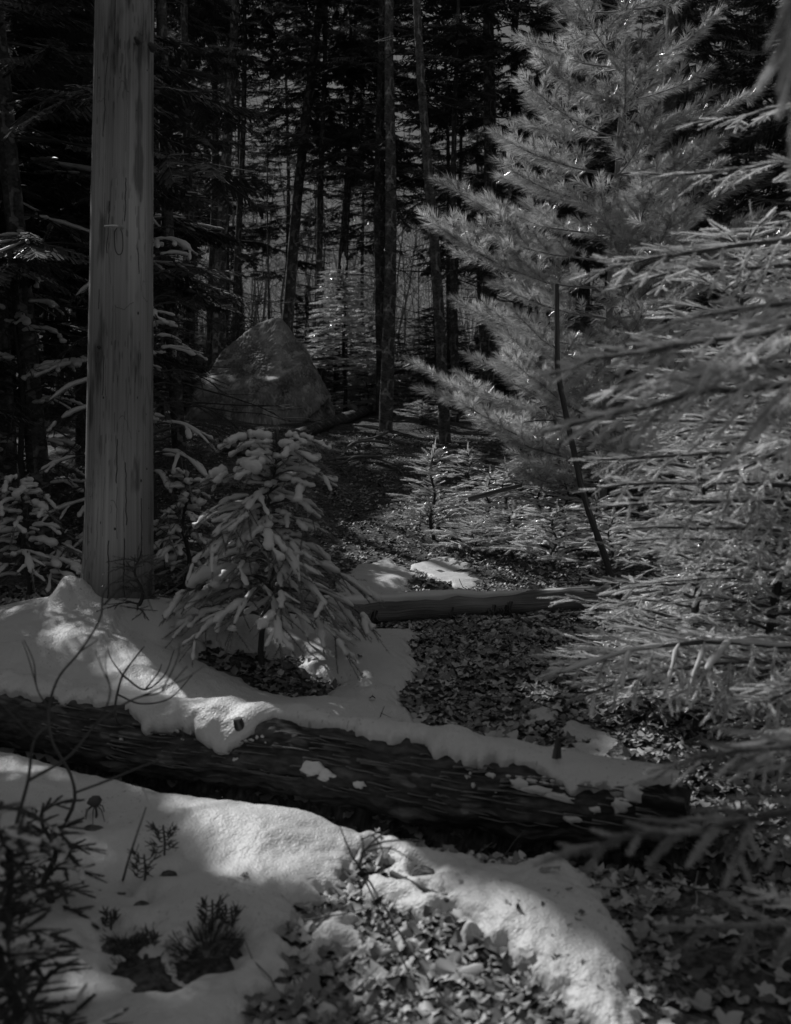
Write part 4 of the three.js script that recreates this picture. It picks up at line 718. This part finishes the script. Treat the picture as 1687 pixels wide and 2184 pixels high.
// ------------------------------------------------------------------ bare shrubs, stalks and sprigs in the foreground snow
function stems(name, label, cat, list, mat, group) {              // list of [points [x,y,depth], radius]
  const P0 = list[0][0][0], o = at(...P0), t = thing(name, label, cat, o, group);
  list.forEach(([pts, r, r1], i) => new MB(o).tube(curve(pts.map((p) => at(...p)), pts.length * 5), [r, r1 ?? r * 0.4], 6, { rough: 0.1, freq: 30 }).build(i ? 'branch' : 'stem', mat, t));
  return t;
}
const g0 = (x, y) => { const p = onGround(x, y); return -p.z * CP - (p.y - 1.6) * SP; };
stems('bare_shrub', 'tall leafless shrub with forked twigs at the left edge of the foreground snow', 'shrub', [
  [[[8, 2010, g0(8, 2010)], [35, 1760, 2.75], [60, 1665, 2.75], [75, 1575, 2.75], [110, 1540, 2.8]], 0.006],
  [[[60, 1665, 2.75], [150, 1610, 2.8], [200, 1550, 2.85], [250, 1510, 2.9], [300, 1485, 2.95], [345, 1475, 3.0], [400, 1420, 3.05]], 0.0045],
  [[[300, 1485, 2.95], [345, 1465, 2.95], [390, 1450, 2.95], [435, 1420, 2.98]], 0.0025], [[[345, 1475, 3], [380, 1400, 3], [383, 1372, 3]], 0.0025],
  [[[75, 1575, 2.75], [40, 1540, 2.7], [5, 1500, 2.7]], 0.003], [[[200, 1550, 2.85], [230, 1500, 2.8], [235, 1465, 2.8], [220, 1430, 2.8], [203, 1385, 2.8]], 0.003],
  [[[235, 1465, 2.8], [225, 1420, 2.85], [228, 1385, 2.85]], 0.002],
], M.twig);
stems('bare_shrub', 'long arching leafless twig crossing in front of the snow mound', 'shrub', [
  [[[110, 1800, g0(110, 1800)], [160, 1690, 3.05], [150, 1650, 3.05], [112, 1580, 3.05], [105, 1510, 3.1], [125, 1445, 3.1], [170, 1390, 3.15], [215, 1315, 3.2], [222, 1262, 3.2], [260, 1230, 3.25], [330, 1180, 3.3]], 0.0055],
  [[[160, 1690, 3.05], [240, 1660, 3.1], [300, 1635, 3.1], [350, 1615, 3.15], [388, 1580, 3.15], [390, 1550, 3.15]], 0.004],
  [[[105, 1510, 3.1], [80, 1470, 3.1], [72, 1410, 3.1], [52, 1365, 3.1]], 0.003], [[[80, 1470, 3.1], [60, 1400, 3.05], [48, 1368, 3.05]], 0.002], [[[170, 1390, 3.15], [200, 1370, 3.15], [210, 1362, 3.15]], 0.002],
  [[[222, 1290, 3.2], [270, 1240, 3.2], [310, 1225, 3.2], [350, 1170, 3.3]], 0.004], [[[300, 1230, 3.2], [325, 1300, 3.2], [330, 1305, 3.2]], 0.002],
], M.twig);
stems('bare_shrub', 'thin leafless shrub standing beside the fallen log', 'shrub', [
  [[[255, 1560, g0(255, 1575)], [250, 1480, 3.75], [262, 1440, 3.75], [290, 1400, 3.75], [308, 1378, 3.75]], 0.005], [[[262, 1440, 3.75], [310, 1470, 3.72], [350, 1440, 3.72], [372, 1385, 3.72]], 0.004], [[[250, 1480, 3.75], [300, 1500, 3.7], [360, 1490, 3.7], [410, 1440, 3.7]], 0.004], [[[310, 1470, 3.72], [340, 1430, 3.72], [345, 1415, 3.72]], 0.003], [[[262, 1440, 3.75], [235, 1400, 3.75], [230, 1380, 3.75]], 0.003],
], M.twig);
stems('dry_stalk', 'single thin dry stalk leaning in the foreground snow', 'plant stalk', [[[[262, 1878, g0(262, 1878)], [285, 1800, 2.95], [312, 1720, 3.0]], 0.004]], M.twig);
stems('dry_stalk', 'thin dry stem standing on the snow behind the fallen log', 'plant stalk', [[[[806, 1545, g0(806, 1545)], [812, 1525, 4.55], [820, 1505, 4.55]], 0.003], [[[812, 1520, 4.55], [835, 1530, 4.5]], 0.002]], M.twig);
stems('dry_stalk', 'thin twig leaning over the heap at the edge of the leaves', 'plant stalk', [[[[762, 1840, g0(762, 1840)], [742, 1805, 2.98], [723, 1757, 3.0]], 0.0035]], M.twig);
stems('twig_heap', 'small heap of bent twigs at the top of the bare leafy patch', 'twigs', [[[[765, 1850, g0(765, 1850)], [800, 1800, 2.95], [840, 1792, 2.98], [905, 1792, 3.0]], 0.004], [[[770, 1820, 2.92], [800, 1790, 2.95], [830, 1770, 2.98]], 0.004], [[[760, 1855, 2.9], [775, 1810, 2.9], [770, 1780, 2.9]], 0.003], [[[780, 1815, 2.9], [830, 1808, 2.9], [880, 1835, 2.9]], 0.003], [[[795, 1780, 2.98], [815, 1810, 2.98], [812, 1850, 2.95]], 0.003], [[[770, 1790, 2.95], [810, 1775, 2.97], [850, 1785, 2.98]], 0.003]], M.twig);
{ // dry seed head on a stalk
  const b = onGround(200, 1755), o = b.clone(), t = thing('seed_head', 'dry brown seed head on a stalk sticking out of the left snow', 'plant', o), top = at(203, 1712, g0(200, 1755)), m = new MB(o);
  m.tube([o.clone().add(V(0, -0.05, 0)), o.clone().lerp(top, 0.5).add(V(0.008, 0, 0)), top], [0.004, 0.004], 6).build('stem', M.twig, t);
  const h = new MB(o); h.tube([top.clone().add(V(0, -0.012, 0)), top.clone().add(V(0, 0.004, 0)), top.clone().add(V(0, 0.02, 0)), top.clone().add(V(0, 0.026, 0))], (s) => [0.01, 0.024, 0.019, 0.003][Math.min(3, Math.round(s * 3))], 14, { rough: 0.8, freq: 90 }); h.build('seed_cluster', M.twig, t);
  const r = rng(6); for (let k = 0; k < 7; k++) { const a = k * 0.9 + r(), q = new MB(o); q.tube([top, top.clone().add(V(Math.cos(a) * 0.03, -0.02, Math.sin(a) * 0.03)), top.clone().add(V(Math.cos(a) * 0.045, -0.07 - 0.03 * r(), Math.sin(a) * 0.04))], [0.0028, 0.001], 5); q.build('bract', M.twig, t); }
}
{ // dark club moss that shows in the melted holes
  [['dark moss tuft in the left part of the twin melted hole', 262, 1992], ['dark moss tuft in the right part of the twin melted hole', 312, 2050], ['dark moss tuft filling the round melted hole', 440, 2020], ['dark moss tuft at the right side of the round melted hole', 472, 2002]].forEach(([label, x, y], i) => {
    const b = onGround(x, y), c = new Conifer('moss_tuft', label, 'moss', b, 800 + i, 'spruce', { needles: M.far, scale: 0.34 });
    const st = new MB(b); st.tube([b.clone().add(V(0, -0.03, 0)), b.clone().add(V(0, 0.02, 0))], [0.012, 0.006], 6).build('stem', M.twig, c.t);
    for (let k = 0; k < 230; k++) { const a = c.r() * 6.283, d = 0.085 * Math.sqrt(c.r()); c.spray(b.clone().add(V(Math.cos(a) * d, -0.005, Math.sin(a) * d)), V(Math.cos(a) * (0.3 + c.r()), 0.5 + 0.5 * c.r(), Math.sin(a) * (0.3 + c.r())).normalize()); }
    c.finish();
  });
}
function sprig(label, px, py, h, seed, n = 5) { n += 4;                   // club moss like sprig
  const b = onGround(px, py), t = thing('ground_plant', label, 'plant', b), r = rng(seed), m = new MB(b), w = new MB(b), top = b.clone().add(V((r() - 0.5) * 0.03, h, 0));
  w.tube([b.clone().add(V(0, -0.05, 0)), b.clone().lerp(top, 0.5).add(V(0.006, 0, 0)), top], [0.004, 0.003], 6).build('stem', M.twig, t);
  for (let k = 0; k < n; k++) { const f = 0.3 + 0.65 * k / n, p = b.clone().lerp(top, f), a = (k % 2 ? 0 : Math.PI) + (r() - 0.5) * 1.2, l = h * 0.3 * (0.7 + 0.6 * r()), e = p.clone().add(V(Math.cos(a) * l, l * (0.5 - r() * 0.5), Math.sin(a) * l)), q = new MB(b); q.tube(curve([p, p.clone().lerp(e, 0.5).add(V(0, -0.006, 0)), e.clone().add(V(0, 0.012, 0))], 5), [0.0022, 0.0016], 5); for (let j = 0; j < 6; j++) { const e2 = e.clone().add(V((r() - 0.5) * 0.035, (r() - 0.1) * 0.03, (r() - 0.5) * 0.035)); q.tube([e.clone().lerp(p, 0.6 * r()), e2], [0.002, 0.0012], 4); } q.build('frond', M.twig, t); }
}
sprig('dark feathery sprig standing in the snow right of the dry stalk', 348, 1835, 0.12, 1, 7);
sprig('dark curled sprig in a small melt hole below the feathery one', 305, 1888, 0.1, 2, 5);
sprig('dark sprig rising from the left melted hole', 232, 1985, 0.06, 3, 3);
sprig('dark twiggy sprig on the rim of the round melted hole', 445, 1990, 0.1, 4, 6);
sprig('short sprig at the right rim of the round melted hole', 490, 1985, 0.07, 5, 4);
sprig('dark sprig between the two melted holes', 322, 2030, 0.06, 6, 3);
youngSpruce('evergreen_shrub', 'dark blurred evergreen shrub at the bottom left corner', 20, 2120, 1700, 2.3, 0.24, 'fir', 131, { n: 40, needles: M.far, scale: 0.6, bough: (f, r) => ({ p0: 0.4, p1: -0.4, snow: r() < 0.3 ? 0.012 : 0 }) });
youngSpruce('evergreen_shrub', 'low evergreen shrub beside the seed head in the left snow', 110, 1930, 1720, null, 0.18, 'fir', 132, { n: 22, needles: M.far, scale: 0.6, bough: (f, r) => ({ p0: 0.4, p1: -0.3, snow: r() < 0.3 ? 0.01 : 0 }) });

// ------------------------------------------------------------------ beyond: bare sunlit thicket in front of the hillside
{
  const r = rng(900), m = new MB();
  for (let k = 0; k < 1000; k++) {
    const d = 34 + 34 * r(), x = (r() - 0.5) * 0.9 * d, b = V(x, baseH(x, -d) - 0.1, -d), h = 3 + 7 * r(), pts = [b]; let p = b; for (let i = 0; i < 4; i++) { p = p.clone().add(V((r() - 0.5) * 0.7, h / 4, (r() - 0.5) * 0.7)); pts.push(p); }
    m.tube(pts, [0.03 + 0.03 * r(), 0.008], 3, { caps: false });
    for (let j = 0; j < 16; j++) {
      const f = 0.4 + 3.5 * r(), i = Math.min(3, Math.floor(f)), q = pts[i].clone().lerp(pts[i + 1], f - i), a = r() * 6.283, l = 0.4 + 1.1 * r(), e = q.clone().add(V(Math.cos(a) * l, l * (0.2 + 0.9 * r()), Math.sin(a) * l));
      m.tube([q, e], [0.014, 0.006], 3, { caps: false });
      for (let u = 0; u < 2; u++) m.tube([q.clone().lerp(e, 0.35 + 0.5 * r()), e.clone().add(V((r() - 0.5) * l, (r() - 0.2) * 0.5 * l, (r() - 0.5) * l))], [0.009, 0.005], 3, { caps: false });
    }
  }
  tag(m.build('distant_thicket', M.thicket), 'thicket of bare pale stems beyond the dark spruces', 'thicket', null, 'stuff');
}
// ------------------------------------------------------------------ look-alikes are told apart by the landmark they stand at
{
  const marks = [[110, 'left of the big bare trunk'], [420, 'just right of the big bare trunk'], [520, 'left of the boulder'], [650, 'above the boulder'], [775, 'between the boulder and the lichen spotted trunk'], [880, 'between the lichen spotted and the flaky trunk'], [1020, 'just right of the flaky leaning trunk'], [1180, 'behind the left boughs of the pine'], [1330, 'behind the pine'], [1520, 'right of the pine'], [1700, 'at the right edge beyond the firs'], [9999, 'outside the right edge of the view']];
  const ord = ['first', 'second', 'third', 'fourth', 'fifth', 'sixth', 'seventh', 'eighth', 'ninth', 'tenth', 'eleventh', 'twelfth', 'thirteenth', 'fourteenth', 'fifteenth', 'sixteenth', 'seventeenth', 'eighteenth', 'nineteenth', 'twentieth'];
  const kinds = { background_spruce: 'dark background spruce', shaded_spruce: 'shaded spruce', backing_spruce: 'dense dark spruce', understory_spruce: 'low bushy spruce', fir_seedling: 'low tangled fir seedling' };
  for (const [key, text] of Object.entries(kinds)) {
    const all = scene.children.filter((o) => o.userData.group && o.name.startsWith(key)).map((o) => ({ o, x: 843.5 + o.position.x / -o.position.z * FP })).sort((a, b) => a.x - b.x);
    let from = -1e9;
    for (const [to, place] of marks) { const here = all.filter((q) => q.x >= from && q.x < to); here.forEach((q, i) => { q.o.userData.label = here.length > 1 ? text + ' ' + place + ', ' + (i ? ord[Math.min(i, 19)] + ' from left' : 'leftmost') : text + ' standing ' + place; }); from = to; }
  }
}
renderer.render(scene, camera);
